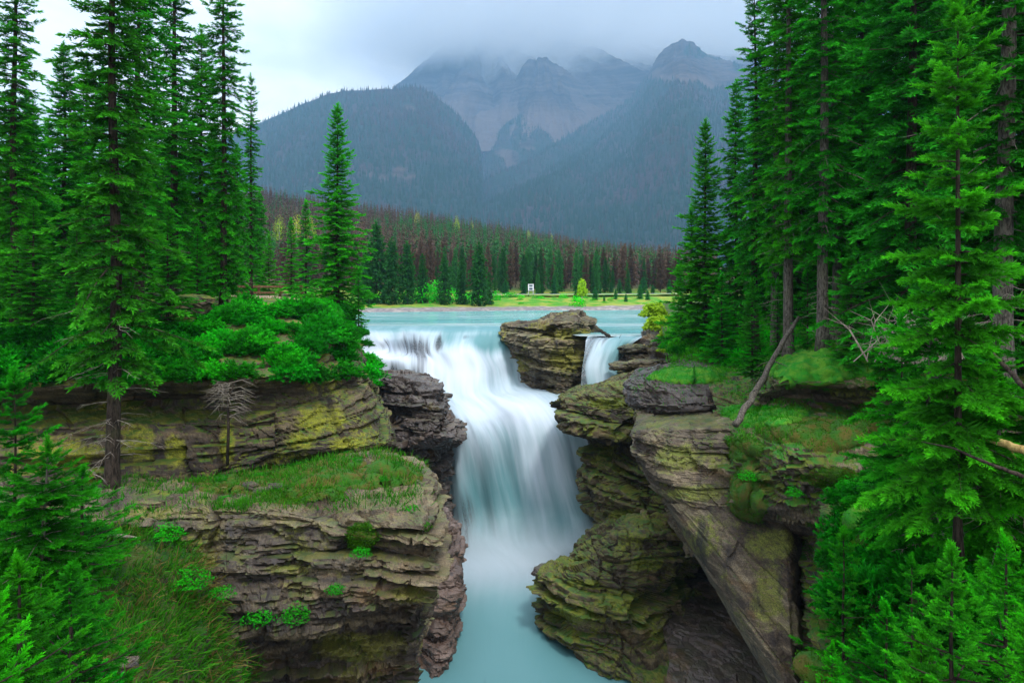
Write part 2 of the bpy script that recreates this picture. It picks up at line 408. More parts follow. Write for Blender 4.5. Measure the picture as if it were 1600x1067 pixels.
def spruce(name, H, R, seed, temps, cb=.08, whorl=.34, per=5, tw=.42, droop=.35, lift=.22, shape=1.0, gap=.25, trunk_r=None, needle='needle',
           bark='bark', dead=0, step=.15, rise=.12, near=False, curve=0.0, jit=.35):
    """one spruce: Empty > trunk, crown (and dead_branch parts). Returned root stands at its foot."""
    r = np.random.default_rng(seed)
    root = empty(name)
    tr = trunk_r or H * .011
    zs = np.linspace(0, H * .985, 26)
    bend = curve * np.sin(zs / H * pi * 1.3) + .02 * H * .15 * np.sin(zs / H * 9 + seed)
    cx = lambda z: np.interp(z, zs, bend)
    acc = Acc()
    rad = tr * (1 - zs / H) ** .8 + .006
    rad[0] *= 1.45; rad[1] *= 1.1
    acc.tube(np.stack([bend, bend * .3, zs], -1), rad, 9)
    O, X, L, Br, Up = [], [], [], [], []
    z = H * cb
    while z < H * .985:
        f = (z / H - cb) / (1 - cb)               # 0 at the lowest branch
        prof = (1 - f) ** shape * (.55 + .45 * min(1, f / .12 + .25))
        wr = r.uniform(.75, 1.15) if r.random() > gap else r.uniform(.3, .7)
        a0 = r.uniform(0, 2 * pi)
        npw = per if f < .9 else 4
        for k in range(npw):
            a = a0 + 2 * pi * k / npw + r.normal(0, .25)
            Lb = max(.08 * tw / .42, R * prof * wr * r.uniform(1 - jit, 1 + jit * .6))
            zb = z + r.uniform(-.4, .4) * whorl
            dirx = np.array([cos(a), sin(a), 0])
            ri = rise + .9 * max(0, f - .55)        # upper branches point upward
            dr = droop * (1 - .6 * f) * r.uniform(.7, 1.3)
            def ax(s): return np.array([cx(zb), cx(zb) * .3, zb]) + dirx * Lb * s + np.array([0, 0, Lb * (ri * s - dr * s * s * 1.6 + lift * s ** 3)])
            ss = np.linspace(0, 1, 5); pts = np.array([ax(s) for s in ss])
            if Lb > .35: acc.tube(pts, np.linspace(.010 + .008 * Lb, .003, 5) * (1.2 if near else 1.5), 3)
            n = max(2, int(Lb / step))
            side = np.array([-sin(a), cos(a), 0])
            for j in range(n):
                s = .05 + .95 * (j + r.uniform(.2, .8)) / n
                o = ax(s); tang = ax(min(1.02, s + .03)) - ax(s - .03); tang /= np.linalg.norm(tang)
                for sg in (1, -1):
                    if r.random() < .10: continue
                    an = r.uniform(.7, 1.05) * (1 - .45 * s)
                    d = tang * cos(an) + side * sg * sin(an) + np.array([0, 0, r.uniform(-.38, .2)])
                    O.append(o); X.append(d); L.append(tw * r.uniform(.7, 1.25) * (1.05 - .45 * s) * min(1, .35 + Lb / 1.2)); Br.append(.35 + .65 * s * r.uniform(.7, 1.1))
            O.append(ax(.93)); X.append(ax(1.0) - ax(.9)); L.append(tw * .9 * min(1, .4 + Lb)); Br.append(1.0)
        z += whorl * r.uniform(.75, 1.25) * (1 - .35 * f)
    # leader
    for k in range(4):
        O.append(np.array([cx(H), cx(H) * .3, H * (.955 + .012 * k)])); X.append(np.array([r.normal(0, .1), r.normal(0, .1), 1])); L.append(tw * .8); Br.append(1)
    Up = np.tile([0, 0, 1.], (len(O), 1)) + r.normal(0, .15, (len(O), 3))
    acc.obj('trunk', M[bark], root, True)
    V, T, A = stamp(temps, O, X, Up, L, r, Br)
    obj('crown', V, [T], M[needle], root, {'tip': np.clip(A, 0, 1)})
    if dead:
        lo = H * dead[0]; hi = H * dead[1]
        for k in range(dead[2]):
            d = Acc(); zb = r.uniform(lo, hi); a = r.uniform(0, 2 * pi); Lb = r.uniform(.35, 1) * dead[3]
            p0 = np.array([cx(zb), cx(zb) * .3, zb]); dx = np.array([cos(a), sin(a), 0])
            pts = np.array([p0 + dx * Lb * s + np.array([0, 0, Lb * (.1 * s - .25 * s * s)]) + r.normal(0, .02 * Lb, 3) * s for s in np.linspace(0, 1, 6)])
            d.tube(pts, np.linspace(.016, .003, 6), 3)
            for j in range(7):
                q = pts[r.integers(1, 6)]; an = a + r.choice([-1, 1]) * r.uniform(.4, 1.1); l2 = Lb * r.uniform(.15, .4)
                d.tube(np.array([q, q + np.array([cos(an), sin(an), -.15]) * l2 * .5, q + np.array([cos(an), sin(an), -.35]) * l2]), [.006, .004, .002], 3)
            d.obj('dead_branch', M['deadwood'], root)
    return root

def crowncol(root, c):
    for ch in root.children:
        if ch.name.split('.')[0] in ('crown', 'foliage'): ch.color = (*c, 1)

USED = set()
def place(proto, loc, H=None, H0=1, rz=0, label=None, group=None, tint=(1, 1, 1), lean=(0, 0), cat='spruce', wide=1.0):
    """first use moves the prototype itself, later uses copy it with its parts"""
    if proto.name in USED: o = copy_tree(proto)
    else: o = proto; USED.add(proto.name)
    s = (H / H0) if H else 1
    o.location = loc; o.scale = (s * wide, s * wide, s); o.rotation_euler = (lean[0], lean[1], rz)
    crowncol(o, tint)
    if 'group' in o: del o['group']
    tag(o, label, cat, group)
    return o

def leaf_tri(seed, n, size, spread, up=.6, flat=1.0):
    """n broad leaves in a lumpy dome; V,T,tip"""
    r = np.random.default_rng(seed)
    d = r.normal(size=(n, 3)); d /= np.linalg.norm(d, axis=1)[:, None]; d[:, 2] = np.abs(d[:, 2])
    rr = r.uniform(.35, 1, n) ** .6
    lump = .75 + .6 * vn(d * 2.1 + seed, seed)
    c = d * (rr * lump)[:, None] * np.array(spread)
    nrm = d * .7 + r.normal(0, .5, (n, 3)) + [0, 0, up]; nrm /= np.linalg.norm(nrm, axis=1)[:, None]
    a = np.cross(nrm, r.normal(size=(n, 3))); a /= np.linalg.norm(a, axis=1)[:, None]; b = np.cross(nrm, a)
    sz = size * r.uniform(.6, 1.3, n)[:, None]
    V = np.stack([c - a * sz, c + b * sz * .5 - a * sz * .1, c + a * sz, c - b * sz * .5 - a * sz * .1], 1).reshape(-1, 3)
    i = np.arange(n)[:, None] * 4
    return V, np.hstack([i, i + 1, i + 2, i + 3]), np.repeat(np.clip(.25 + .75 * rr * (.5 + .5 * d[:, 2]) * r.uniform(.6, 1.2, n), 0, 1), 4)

def leafy(name, seed, n, size, spread, mat, stems=4, bark='bark'):
    root = empty(name); r = np.random.default_rng(seed)
    V, Q, A = leaf_tri(seed, n, size, spread)
    obj('foliage', V, [Q], M[mat], root, {'tip': A})
    a = Acc()
    for k in range(stems):
        t = r.uniform(0, 2 * pi); e = np.array([cos(t), sin(t), 0]) * spread[0] * .5 + [0, 0, spread[2] * .7]
        a.tube(np.array([[0, 0, -.03], e * .5 + [0, 0, .05], e]), [size * .18, size * .14, size * .07], 4)
    a.obj('stem', M[bark], root)
    return root

def conifer_shrub(name, seed, R, Hh, n, temps, tw, mat='juniper'):
    root = empty(name); r = np.random.default_rng(seed)
    d = r.normal(size=(n, 3)); d /= np.linalg.norm(d, axis=1)[:, None]; d[:, 2] = np.abs(d[:, 2])
    lump = .6 + .8 * vn(d * 2.4 + seed, seed)
    rr = r.uniform(.3, 1, n) ** .5
    O = d * (lump * rr)[:, None] * [R, R, Hh]
    X = d * [1, 1, .35] + r.normal(0, .25, (n, 3)) + [0, 0, .12]
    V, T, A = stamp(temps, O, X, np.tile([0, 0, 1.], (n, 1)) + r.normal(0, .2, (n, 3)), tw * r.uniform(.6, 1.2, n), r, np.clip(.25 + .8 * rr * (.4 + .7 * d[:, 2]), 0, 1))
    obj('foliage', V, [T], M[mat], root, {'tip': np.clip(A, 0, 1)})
    a = Acc()
    for k in range(6):
        t = r.uniform(0, 2 * pi); e = np.array([cos(t) * R * .6, sin(t) * R * .6, Hh * .5])
        a.tube(np.array([[0, 0, -.05], e * .5, e]), [.02, .014, .006], 4)
    a.obj('stem', M['bark'], root)
    return root

def blades(name, pts, nrm, seed, L=(.12, .35), w=.012, label=None, tuft=.1, mat='grass', up=.5, side=None, patch=None):
    r = np.random.default_rng(seed)
    if patch is not None:
        k = fbm(pts * patch[0], 3, seed) + r.normal(0, .05, len(pts)) > patch[1]; pts = pts[k]; nrm = nrm[k]
    n = len(pts)
    o = pts + r.normal(0, tuft, (n, 3)) * [1, 1, .15]
    d = nrm * .5 + r.normal(0, .45, (n, 3)) + [0, 0, up]; d /= np.linalg.norm(d, axis=1)[:, None]
    if side is not None: d = d + np.asarray(side); d /= np.linalg.norm(d, axis=1)[:, None]
    ln = r.uniform(L[0], L[1], n)[:, None]
    s = np.cross(d, r.normal(size=(n, 3))); s /= np.linalg.norm(s, axis=1)[:, None]; s *= w * r.uniform(.6, 1.3, n)[:, None]
    h = d.copy(); h[:, 2] -= .55; 
    m1 = o + d * ln * .55; e = m1 + (d * .6 + h * .4) * ln * .45
    V = np.stack([o - s, o + s, m1 + s * .8, m1 - s * .8, e], 1).reshape(-1, 3); i = np.arange(n)[:, None] * 5
    hue = np.clip(r.uniform(0, 1, n), 0, 1)
    A = np.stack([hue * .2, hue * .2, .3 + .5 * hue, .3 + .5 * hue, .6 + .4 * hue], 1).reshape(-1)
    ob = obj(name, V, [np.hstack([i, i + 1, i + 2, i + 3]), np.hstack([i + 3, i + 2, i + 4])], M[mat], None, {'tip': A})
    ob.color = (.75, .72, .7, 1)
    tag(ob, label, 'grass' if label else None, None, 'stuff')
    return ob

def toscreen(p):
    return 800 + p[..., 0] / p[..., 1] * FPX, HOR - p[..., 2] / p[..., 1] * FPX
# ------------------------------------------------------------------ camera, light, sky
cam = bpy.data.cameras.new('camera'); co = bpy.data.objects.new('camera', cam); COL.objects.link(co)
cam.lens = 24.0; cam.sensor_width = 36.0; cam.shift_y = -(533.5 - HOR) / 1600.0
co.rotation_euler = (pi / 2, 0, 0); cam.clip_start = .05; cam.clip_end = 40000; SC.camera = co
SC.view_settings.view_transform = 'Standard'; SC.view_settings.look = 'None'; SC.view_settings.exposure = 0.78; SC.view_settings.gamma = 1.0
SC.render.film_transparent = False
SC.cycles.use_denoising = True; SC.cycles.max_bounces = 10; SC.cycles.diffuse_bounces = 4; SC.cycles.volume_bounces = 10; SC.cycles.transparent_max_bounces = 12
SC.cycles.volume_step_rate = 2.0; SC.cycles.volume_max_steps = 128

SUN_EL, SUN_AZ = radians(60), radians(152)      # azimuth clockwise from +Y: behind the camera and to the left
sl = bpy.data.lights.new('sun', 'SUN'); so = bpy.data.objects.new('sun', sl); COL.objects.link(so)
sl.energy = 1.5; sl.angle = radians(10); sl.color = (1, .96, .9)
from mathutils import Vector
sd = Vector((sin(SUN_AZ) * cos(SUN_EL), cos(SUN_AZ) * cos(SUN_EL), sin(SUN_EL)))
so.rotation_euler = sd.to_track_quat('Z', 'Y').to_euler(); so.location = (20, -30, 60)

w = NT('World', True); SC.world = w.m
sky = w.n('ShaderNodeTexSky', sky_type='NISHITA', sun_disc=False); sky.sun_elevation = SUN_EL; sky.sun_rotation = SUN_AZ
dirv = w.n('ShaderNodeTexCoord').outputs['Generated']
n1 = w.noise(w.scl(dirv, (1.3, 1.3, 3.2), (1.15, .2, .3)), 2.1, 6, .5, .35)
n2 = w.noise(w.scl(dirv, (1, 1, 2.2), (4.2, 1.7, 0)), 4.5, 5, .5)
cc = w.cramp(w.math('ADD', w.math('MULTIPLY', n1, .75), w.math('MULTIPLY', n2, .25)), [(.37, (7.2, 8.0, 8.9)), (.46, (11.6, 11.9, 12.2)), (.55, (15.4, 15.5, 15.6))])
cl = w.mix(.86, sky.outputs[0], cc)
sz = w.n('ShaderNodeSeparateXYZ'); w.set(sz.inputs[0], dirv)
grad = w.math('ADD', .80, w.math('MULTIPLY', w.math('MAXIMUM', sz.outputs[2], 0.0), .95))      # overcast sky: brighter overhead
gv = w.n('ShaderNodeCombineXYZ'); [w.set(gv.inputs[k], grad) for k in range(3)]
cl = w.mix(1.0, cl, gv.outputs[0], 'MULTIPLY')
cl = w.mix(w.ramp(sz.outputs[2], -.03, -.10), cl, (.5, .62, .45))                                 # earth below the horizon
bg = w.n('ShaderNodeBackground', i_Strength=.075); w.set(bg.inputs[0], cl); w.t.links.new(bg.outputs[0], w.out.inputs[0])

# ------------------------------------------------------------------ haze and cloud
def box(name, lo, hi, mat):
    (a, b, c), (d, e, f) = lo, hi
    V = np.array([[x, y, z] for x in (a, d) for y in (b, e) for z in (c, f)], float)
    F = np.array([[0, 1, 3, 2], [4, 6, 7, 5], [0, 4, 5, 1], [2, 3, 7, 6], [0, 2, 6, 4], [1, 5, 7, 3]])
    ctr = [(a + d) / 2, (b + e) / 2, c]
    return obj(name, V, [F], mat, None, None, False, ctr)
m = NT('haze air'); pv = m.n('ShaderNodeVolumePrincipled')
HAZE = 0.000145
pv.inputs['Color'].default_value = (.38, .67, .98, 1); pv.inputs['Density'].default_value = HAZE; pv.inputs['Anisotropy'].default_value = 0.1
m.done(None, pv.outputs[0])
hz = box('haze', (-7600, -300, -60), (7600, 5200, 2150), m.m); tag(hz, 'pale blue haze filling the valley air', 'haze', None, 'stuff')

m = NT('cloud vapour'); p = m.pos()
sx = m.n('ShaderNodeSeparateXYZ'); m.set(sx.inputs[0], p)
nn = m.noise(m.scl(p, (.0011, .0011, .0020)), 1.0, 4, .55, .4)
hh = m.math('ADD', m.math('MULTIPLY', m.math('SUBTRACT', sx.outputs[2], 1130), 1 / 520.), m.math('MULTIPLY', m.math('SUBTRACT', nn, .5), 1.5))
hx = m.math('MULTIPLY', m.ramp(sx.outputs[0], -1500, 700), m.math('SUBTRACT', 1, m.ramp(sx.outputs[0], 2700, 3350)))
den = m.math('MULTIPLY', m.math('MULTIPLY', m.ramp(hh, -.1, 1.0), hx), .022)
pv = m.n('ShaderNodeVolumePrincipled'); pv.inputs['Color'].default_value = (1, 1, 1, 1); m.set(pv.inputs['Density'], den); pv.inputs['Anisotropy'].default_value = 0
m.done(None, pv.outputs[0])
cb = box('cloud', (-1550, 3600, 800), (3400, 4500, 2100), m.m); tag(cb, 'low white cloud wrapped around the mountain summits', 'cloud', None, 'stuff')

# ------------------------------------------------------------------ mountains
mm = NT('mountain'); p = mm.pos(); kf = mm.attr('kind_f'); ks = mm.attr('kind_s')
q = mm.scl(p, (.0025, .0025, .05)); st = mm.noise(q, 1.0, 5, .65, .3)
rockc = mm.cramp(mm.math('ADD', mm.math('MULTIPLY', st, .8), mm.math('MULTIPLY', mm.noise(p, .012, 5, .7), .25)), [(.40, (.014, .013, .015)), (.50, (.034, .029, .030)), (.64, (.080, .064, .060))])
forc = mm.mix(mm.ramp(mm.noise(mm.scl(p, (.004, .004, .006)), 1, 4), .42, .62), (.012, .030, .022), (.035, .028, .030))
forc = mm.mix(mm.noise(p, .09, 2), mm.mix(1, forc, (.5, .5, .5), 'MULTIPLY'), mm.mix(1, forc, (1.5, 1.5, 1.5), 'MULTIPLY'))
c = mm.mix(ks, rockc, (.105, .080, .074)); c = mm.mix(kf, c, forc)
M['mountain'] = mm.done(mm.bsdf(c, .95, .05, mm.bump(mm.noise(p, .03, 5, .7), 1.0, 14)))

def mountain(name, crest, Yb, Yc, pyb, seed, amp, power, forest, label, nx=420, ny=150, rockstep=0.0, back=.35, scree=None, summit=None):
    cx = np.array([c[0] for c in crest], float); cy = np.array([c[1] for c in crest], float)
    px = np.linspace(cx[0], cx[-1], nx)
    k = np.interp(px, cx, cy)
    ker = np.hanning(9); ker /= ker.sum(); k = np.convolve(np.pad(k, 4, 'edge'), ker, 'valid')
    t = np.concatenate([np.linspace(0, 1, ny), 1 + np.linspace(0, back, 24)[1:]])
    PX, T = np.meshgrid(px, t); K = np.broadcast_to(k, PX.shape)
    Y = Yb + (Yc - Yb) * T
    zc = (HOR - K) / FPX * Yc
    zb = (HOR - pyb) / FPX * Yb
    Tm = np.minimum(T, 1)
    z = zb + (zc - zb) * Tm ** power
    z = np.where(T > 1, zc - (zc - zb) * (T - 1) / back * .6, z)
    X = (PX - 800) / FPX * Y
    Xg = X
    if summit: Xg = (X - (summit - 800) / FPX * Y) / (np.maximum(zc.max() - z, 0) + 320) * 620
    g = np.stack([Xg / 260., Y / 700., np.full_like(X, seed)], -1)
    wv = fbm(g * 1.3, 3, seed)
    gl = np.abs(fbm(np.stack([Xg / 170. + wv * 1.6, Y / 900., np.full_like(X, seed + 3.)], -1), 4, seed + 9)) * 2
    gl2 = np.abs(fbm(np.stack([Xg / 55. + wv * 2, Y / 300., np.full_like(X, seed + 5.)], -1), 4, seed + 19)) * 2
    env = np.sin(np.clip(Tm, 0, 1) * pi) ** .6 * .8 + .2 * (Tm > .02)
    fr = forest(PX, (HOR - z / Y * FPX), T) if forest else np.zeros_like(X)
    z = z + amp * env * ((gl - .28) * 1.0 + (gl2 - .25) * .35 * (1 - .75 * fr)) + amp * .12 * fbm(np.stack([X / 30, Y / 30, z / 30], -1), 3, seed + 2) * (1 - .6 * fr)
    if rockstep:
        s = z / rockstep + fbm(np.stack([X / 500, Y / 500, 0 * X], -1), 2, seed) * 1.2; fl = np.floor(s); u = s - fl
        z = z * .35 + .65 * np.where(fr < .5, (fl + sst(.25, .75, u) - fbm(np.stack([X / 500, Y / 500, 0 * X], -1), 2, seed) * 1.2) * rockstep, z)
    V = np.stack([X, Y, z], -1); NETS[name] = V
    PY = HOR - z / Y * FPX
    sc = scree(PX, PY, T, gl) if scree else np.zeros_like(X)
    fr = forest(PX, PY, T) if forest else np.zeros_like(X)
    NETS[name + '_f'] = fr
    F = gridfaces(*X.shape)
    o = obj('mountain', V.reshape(-1, 3), [F], M['mountain'], None, {'kind_f': fr.ravel(), 'kind_s': sc.ravel()}, True, [0, (Yb + Yc) / 2, zb])
    tag(o, label, 'mountain', None, 'structure'); return o

nz2 = lambda PX, PY, s, k=1.0: fbm(np.stack([PX / 40. * k, PY / 28. * k, 0 * PX + s], -1), 4, s)
fA = lambda PX, PY, T: np.clip(sst(.02, -.06, nz2(PX, PY, 3) - .27 + .22 * np.exp(-((PX - 600) / 45.) ** 2 - ((PY - 195) / 16.) ** 2) + .25 * np.exp(-((PX - 655) / 45.) ** 2 - ((PY - 178 - (PX - 655) * .5) / 10.) ** 2)), 0, 1)
mountain('mA', [(60, 330), (250, 262), (410, 190), (440, 178), (470, 164), (505, 150), (540, 141), (600, 140), (648, 137), (672, 146), (700, 166), (725, 192), (746, 218), (752, 232), (758, 300), (762, 380), (766, 440)], 1350, 2700, 441, 5, 60, 1.0, fA, 'dark forested shoulder of the mountain on the left', scree=lambda PX, PY, T, gl: .3 * np.exp(-((PX - 600) / 50.) ** 2))
fB = lambda PX, PY, T: np.clip(sst(.0, -.05, nz2(PX, PY, 7) - .36 + .5 * sst(140, 122, PY + nz2(PX, PY, 9) * 40)), 0, 1) * sst(703, 716, PX + 14 * nz2(PX, PY, 19))
mountain('mB', [(690, 345), (705, 328), (720, 300), (742, 278), (780, 258), (820, 240), (870, 216), (900, 202), (950, 180), (985, 158), (1010, 120), (1030, 86), (1050, 68), (1068, 60), (1080, 62), (1098, 80), (1120, 92), (1165, 104), (1230, 120), (1400, 150), (1700, 200)], 1250, 3300, 441, 11, 110, .92, fB, 'great forested slope rising to a rocky brown peak on the right', rockstep=24, nx=560, ny=190, summit=1066,
         scree=lambda PX, PY, T, gl: np.clip(1.2 * np.exp(-((PX - 1050 - (PY - 125) * 1.2) / 22.) ** 2) + .8 * np.exp(-((PX - 1095 - (PY - 125) * 1.0) / 16.) ** 2), 0, 1) * sst(112, 124, PY) * sst(180, 160, PY))
fM = lambda PX, PY, T: np.clip(sst(.04, -.04, nz2(PX, PY, 13, 1.6) - .10 + .5 * sst(1.0, .8, T) * 0), 0, 1)
mountain('mM', [(690, 345), (712, 300), (738, 262), (756, 236), (778, 205), (800, 186), (822, 172), (845, 172), (868, 184), (890, 196), (930, 215), (1000, 235)], 2300, 3250, 380, 23, 60, 1.0, fM, 'small dark wooded spur below the central buttress', nx=240, ny=100, summit=820, scree=lambda PX, PY, T, gl: sst(.3, .1, gl) * .7)
mountain('mC2', [(700, 262), (735, 232), (760, 200), (785, 165), (800, 140), (815, 108), (828, 96), (842, 90), (862, 93), (880, 103), (900, 122), (935, 146), (975, 160), (1010, 170), (1060, 178)], 2750, 3550, 300, 31, 210, .9, None, 'central rock buttress with banded cliffs and scree below', rockstep=16, nx=320, ny=150, summit=842, scree=lambda PX, PY, T, gl: sst(150, 190, PY + 50 * (gl - .3)))
mountain('mC', [(560, 190), (600, 150), (620, 134), (640, 118), (668, 92), (690, 76), (705, 68), (735, 62), (770, 66), (800, 62), (830, 58), (860, 62), (900, 52), (960, 44), (1000, 36), (1100, 26), (1200, 30), (1400, 60)], 3100, 4100, 235, 41, 210, .9, None, 'high grey massif fading into the low cloud behind', rockstep=0, nx=480, ny=150, summit=735, scree=lambda PX, PY, T, gl: sst(140, 185, PY + 60 * (gl - .3)) * .8)

# trees standing on the mountainsides, far past counting
def mtn_trees():
    r = np.random.default_rng(3); Vs = []; base = 0; As = []
    for nm, n in (('mA', 17000), ('mB', 26000), ('mM', 3500)):
        G = NETS[nm]; f = NETS[nm + '_f']; nt = {'mA': 150, 'mB': 190, 'mM': 100}[nm] - 1
        i = r.integers(0, nt, n * 2); j = r.integers(0, G.shape[1] - 1, n * 2)
        a, b = r.random(n * 2)[:, None], r.random(n * 2)[:, None]
        p = (G[i, j] * (1 - a) + G[i + 1, j] * a) * (1 - b) + (G[i, j + 1] * (1 - a) + G[i + 1, j + 1] * a) * b
        keep = (r.random(n * 2) < f[i, j]); p = p[keep][:n]; Vs.append(p)
    p = np.vstack(Vs); n = len(p)
    h = r.uniform(11, 24, n)[:, None]; rr = h * r.uniform(.11, .19, n)[:, None]
    th = r.uniform(0, 6.28, n)
    ring = [p + np.stack([np.cos(th + k * 2.094), np.sin(th + k * 2.094), 0 * th], -1) * rr - [0, 0, 1.] for k in range(3)]
    V = np.stack(ring + [p + np.hstack([0 * h, 0 * h, h])], 1).reshape(-1, 3); b = np.arange(n)[:, None] * 4
    T = np.vstack([np.hstack([b, b + 1, b + 3]), np.hstack([b + 1, b + 2, b + 3]), np.hstack([b + 2, b, b + 3])])
    dead = (fbm(p / 400., 3, 4) + r.normal(0, .12, n) > .14)
    m = NT('mountain conifers'); d = m.attr('tip'); c = m.mix(d, (.010, .042, .024), (.050, .032, .030)); mat = m.done(m.bsdf(c, .9, .05))
    o = obj('mountain_forest', V, [T], mat, None, {'tip': np.repeat(dead.astype(float) * r.uniform(.6, 1, n), 4)}, False, [0, 2000, 0])
    tag(o, 'far blue-green forest covering the mountain slopes', 'forest', None, 'stuff')
mtn_trees()

# ------------------------------------------------------------------ valley floor, far bank and hill
RZ = -4.2                                            # river level
def shoreY(x): return 96 + 3.0 * np.sin(x / 23.) + 1.5 * np.sin(x / 7. + 1) + np.clip((x - 12) * .45, 0, 26)
rpx = [-400, 200, 420, 560, 700, 800, 900, 1060, 1250, 1700]; rpy = [300, 305, 316, 338, 358, 374, 396, 414, 425, 436]
def hill(x, y):
    s = shoreY(x)
    z = np.interp(y - s, [-60, -8, 0, 3, 9, 16, 24, 30, 34], [-7.5, -6., -4.45, -3.95, -3.6, -3.0, -2.6, -2.5, -2.5])
    px = 800 + x / np.maximum(y, 1) * FPX
    ridge = (HOR - np.interp(px, rpx, rpy)) / FPX * 430
    t = np.clip((y - s - 34) / (430 - s - 34), 0, 1)
    z = z + (ridge + 2.5) * (t ** 1.15)
    back = np.clip((y - 430) / 500, 0, 1)
    z = z * (1 - back * back * (3 - 2 * back)) + (-14) * (back * back * (3 - 2 * back))
    return z
ys = np.concatenate([np.linspace(70, 135, 170), np.geomspace(136, 7000, 130)])
us = np.linspace(-1.5, 1.5, 420)
YY, UU = np.meshgrid(ys, us, indexing='ij'); XX = UU * (YY + 20)
ZZ = hill(XX, YY)
ZZ += np.where(YY > 100, .35, .12) * fbm(np.stack([XX / 3., YY / 3., 0 * XX], -1), 4, 2) + np.clip((YY - 135) / 60, 0, 1) * 3 * fbm(np.stack([XX / 30., YY / 30., 0 * XX], -1), 3, 5)
gm = NT('valley ground'); p = gm.pos(); at = gm.attr('shore')
gr = gm.mix(gm.ramp(gm.noise(p, .35, 5, .65), .42, .62), (.06, .24, .02), (.27, .29, .05))
gr = gm.mix(gm.noise(p, 6, 3), gm.mix(1, gr, (.6, .6, .6), 'MULTIPLY'), gm.mix(1, gr, (1.3, 1.3, 1.3), 'MULTIPLY'))
vo = gm.n('ShaderNodeTexVoronoi'); gm.set(vo.inputs['Vector'], p); vo.inputs['Scale'].default_value = 2.6
peb = gm.mix(vo.outputs['Color'], (.10, .095, .10), (.36, .32, .30)); 
peb = gm.mix(gm.ramp(gm.noise(p, .6, 3), .45, .6), peb, (.17, .16, .17))
c = gm.mix(gm.ramp(gm.math('ADD', at, gm.math('MULTIPLY', gm.math('SUBTRACT', gm.noise(p, .4, 4), .5), 5)), 5.0, 7.5), peb, gr)
c = gm.mix(gm.ramp(at, 30, 60), c, gm.mix(gm.noise(p, .2, 4), (.03, .045, .015), (.09, .065, .035)))
o = obj('ground', np.stack([XX, YY, ZZ], -1).reshape(-1, 3), [gridfaces(*XX.shape)], gm.done(gm.bsdf(c, .95, .1, gm.bump(vo.outputs[0], .5, .2))), None, {'shore': (YY - shoreY(XX)).ravel()}, True, [0, 100, -7])
tag(o, 'valley floor with a gravel shore and grassy bank beyond the river', 'ground', None, 'structure')
# road beyond the bank
rx = np.linspace(-8, 190, 160); ry = shoreY(rx) + 24.0; W = 2.6
rd = np.stack([np.stack([rx, ry + d, hill(rx, ry) + .34 + 0 * rx], -1) for d in (-W, -W * .5, 0, W * .5, W)], 0)
o = obj('road', rd.reshape(-1, 3), [gridfaces(5, len(rx))[:, ::-1]], plain_mat('asphalt road', (.20, .20, .20), .9, .12, 1.0), None, None, True, [60, 125, -3]); tag(o, 'grey road running along the far bank', 'road', None, 'structure')
# ------------------------------------------------------------------ water
def water_mat(name, teal, white, su, sv, wlo, whi, rough=.35, veil=False, bump=.15, deep=None):
    m = NT(name); uv = m.attr('flow', True)
    q = m.scl(uv, (su, sv, 1)); n = m.noise(q, 1.0, 5, .6, .5)
    n2 = m.noise(m.scl(uv, (su * 3.1, sv * 1.2, 1), (5, 3, 0)), 1.0, 3, .55)
    wn = m.math('ADD', m.attr('foam_tone'), m.math('MULTIPLY', m.math('SUBTRACT', m.math('ADD', m.math('MULTIPLY', n, .7), m.math('MULTIPLY', n2, .3)), .5), m.math('SUBTRACT', 1.3, m.attr('calm'))))
    c = m.mix(m.ramp(wn, wlo, whi), teal, white)
    b = m.bsdf(c, rough, .3, m.bump(n, bump, .25))
    if veil:
        v = m.attr('veil')
        a = m.math('SUBTRACT', 1.0, m.math('MULTIPLY', m.ramp(m.math('ADD', v, m.math('MULTIPLY', m.math('SUBTRACT', m.math('ADD', m.math('MULTIPLY', n, .45), m.math('MULTIPLY', n2, .55)), .5), 2.6)), .30, .95), .80))
        a = m.math('MULTIPLY', a, m.attr('edge'))
        tr = m.n('ShaderNodeBsdfTransparent'); mx = m.n('ShaderNodeMixShader'); m.set(mx.inputs[0], a); m.set(mx.inputs[1], tr); m.set(mx.inputs[2], b); b = mx.outputs[0]
    return m.done(b)

def flow_attrs(G, vs=1.0):
    n, k = G.shape[:2]
    u = np.cumsum(np.concatenate([np.zeros((n, 1)), np.linalg.norm(np.diff(G, axis=1), axis=2)], 1), 1); u = u - u.mean(1)[:, None]
    v = np.cumsum(np.concatenate([np.zeros((1, k)), np.linalg.norm(np.diff(G, axis=0), axis=2)], 0), 0)
    return np.stack([u, np.broadcast_to(v.mean(1)[:, None], u.shape), np.zeros_like(u)], -1)

# upper river
us = np.linspace(0, 1, 260); vs = np.concatenate([np.linspace(0, .5, 140), np.linspace(.5, 1, 40)[1:]])
xr = np.concatenate([np.linspace(-120, -14, 40), np.linspace(-13.6, 16, 180), np.linspace(17, 150, 60)])
yn = np.interp(xr, [-14, 1.5, 5.2, 9, 14, 20], [63.5, 63.5, 52.6, 52.4, 52.6, 60])
V_, XR = np.meshgrid(vs, xr, indexing='ij'); YN = np.broadcast_to(yn, XR.shape)
YR = YN + (150 - YN) * V_ ** 1.3
fade = np.clip((YR - YN) / 3, 0, 1)
ZR = RZ + .14 * fade * fbm(np.stack([XR / 5., YR / 1.6, 0 * XR], -1), 3, 8) * np.interp(YR, [55, 75, 100], [1, .7, .3])
foam_tone = .26 + .55 * np.exp(-((YR - 52.5) / 2.2) ** 2) * (XR > 4) + .25 * np.exp(-((YR - 66) / 3.5) ** 2) + .15 * np.exp(-((YR - 84) / 9.) ** 2)
G = np.stack([XR, YR, ZR], -1)
M['river'] = water_mat('milky turquoise river', (.11, .35, .36), (.54, .66, .69), .09, 1.1, .22, .75, .18, bump=.2)
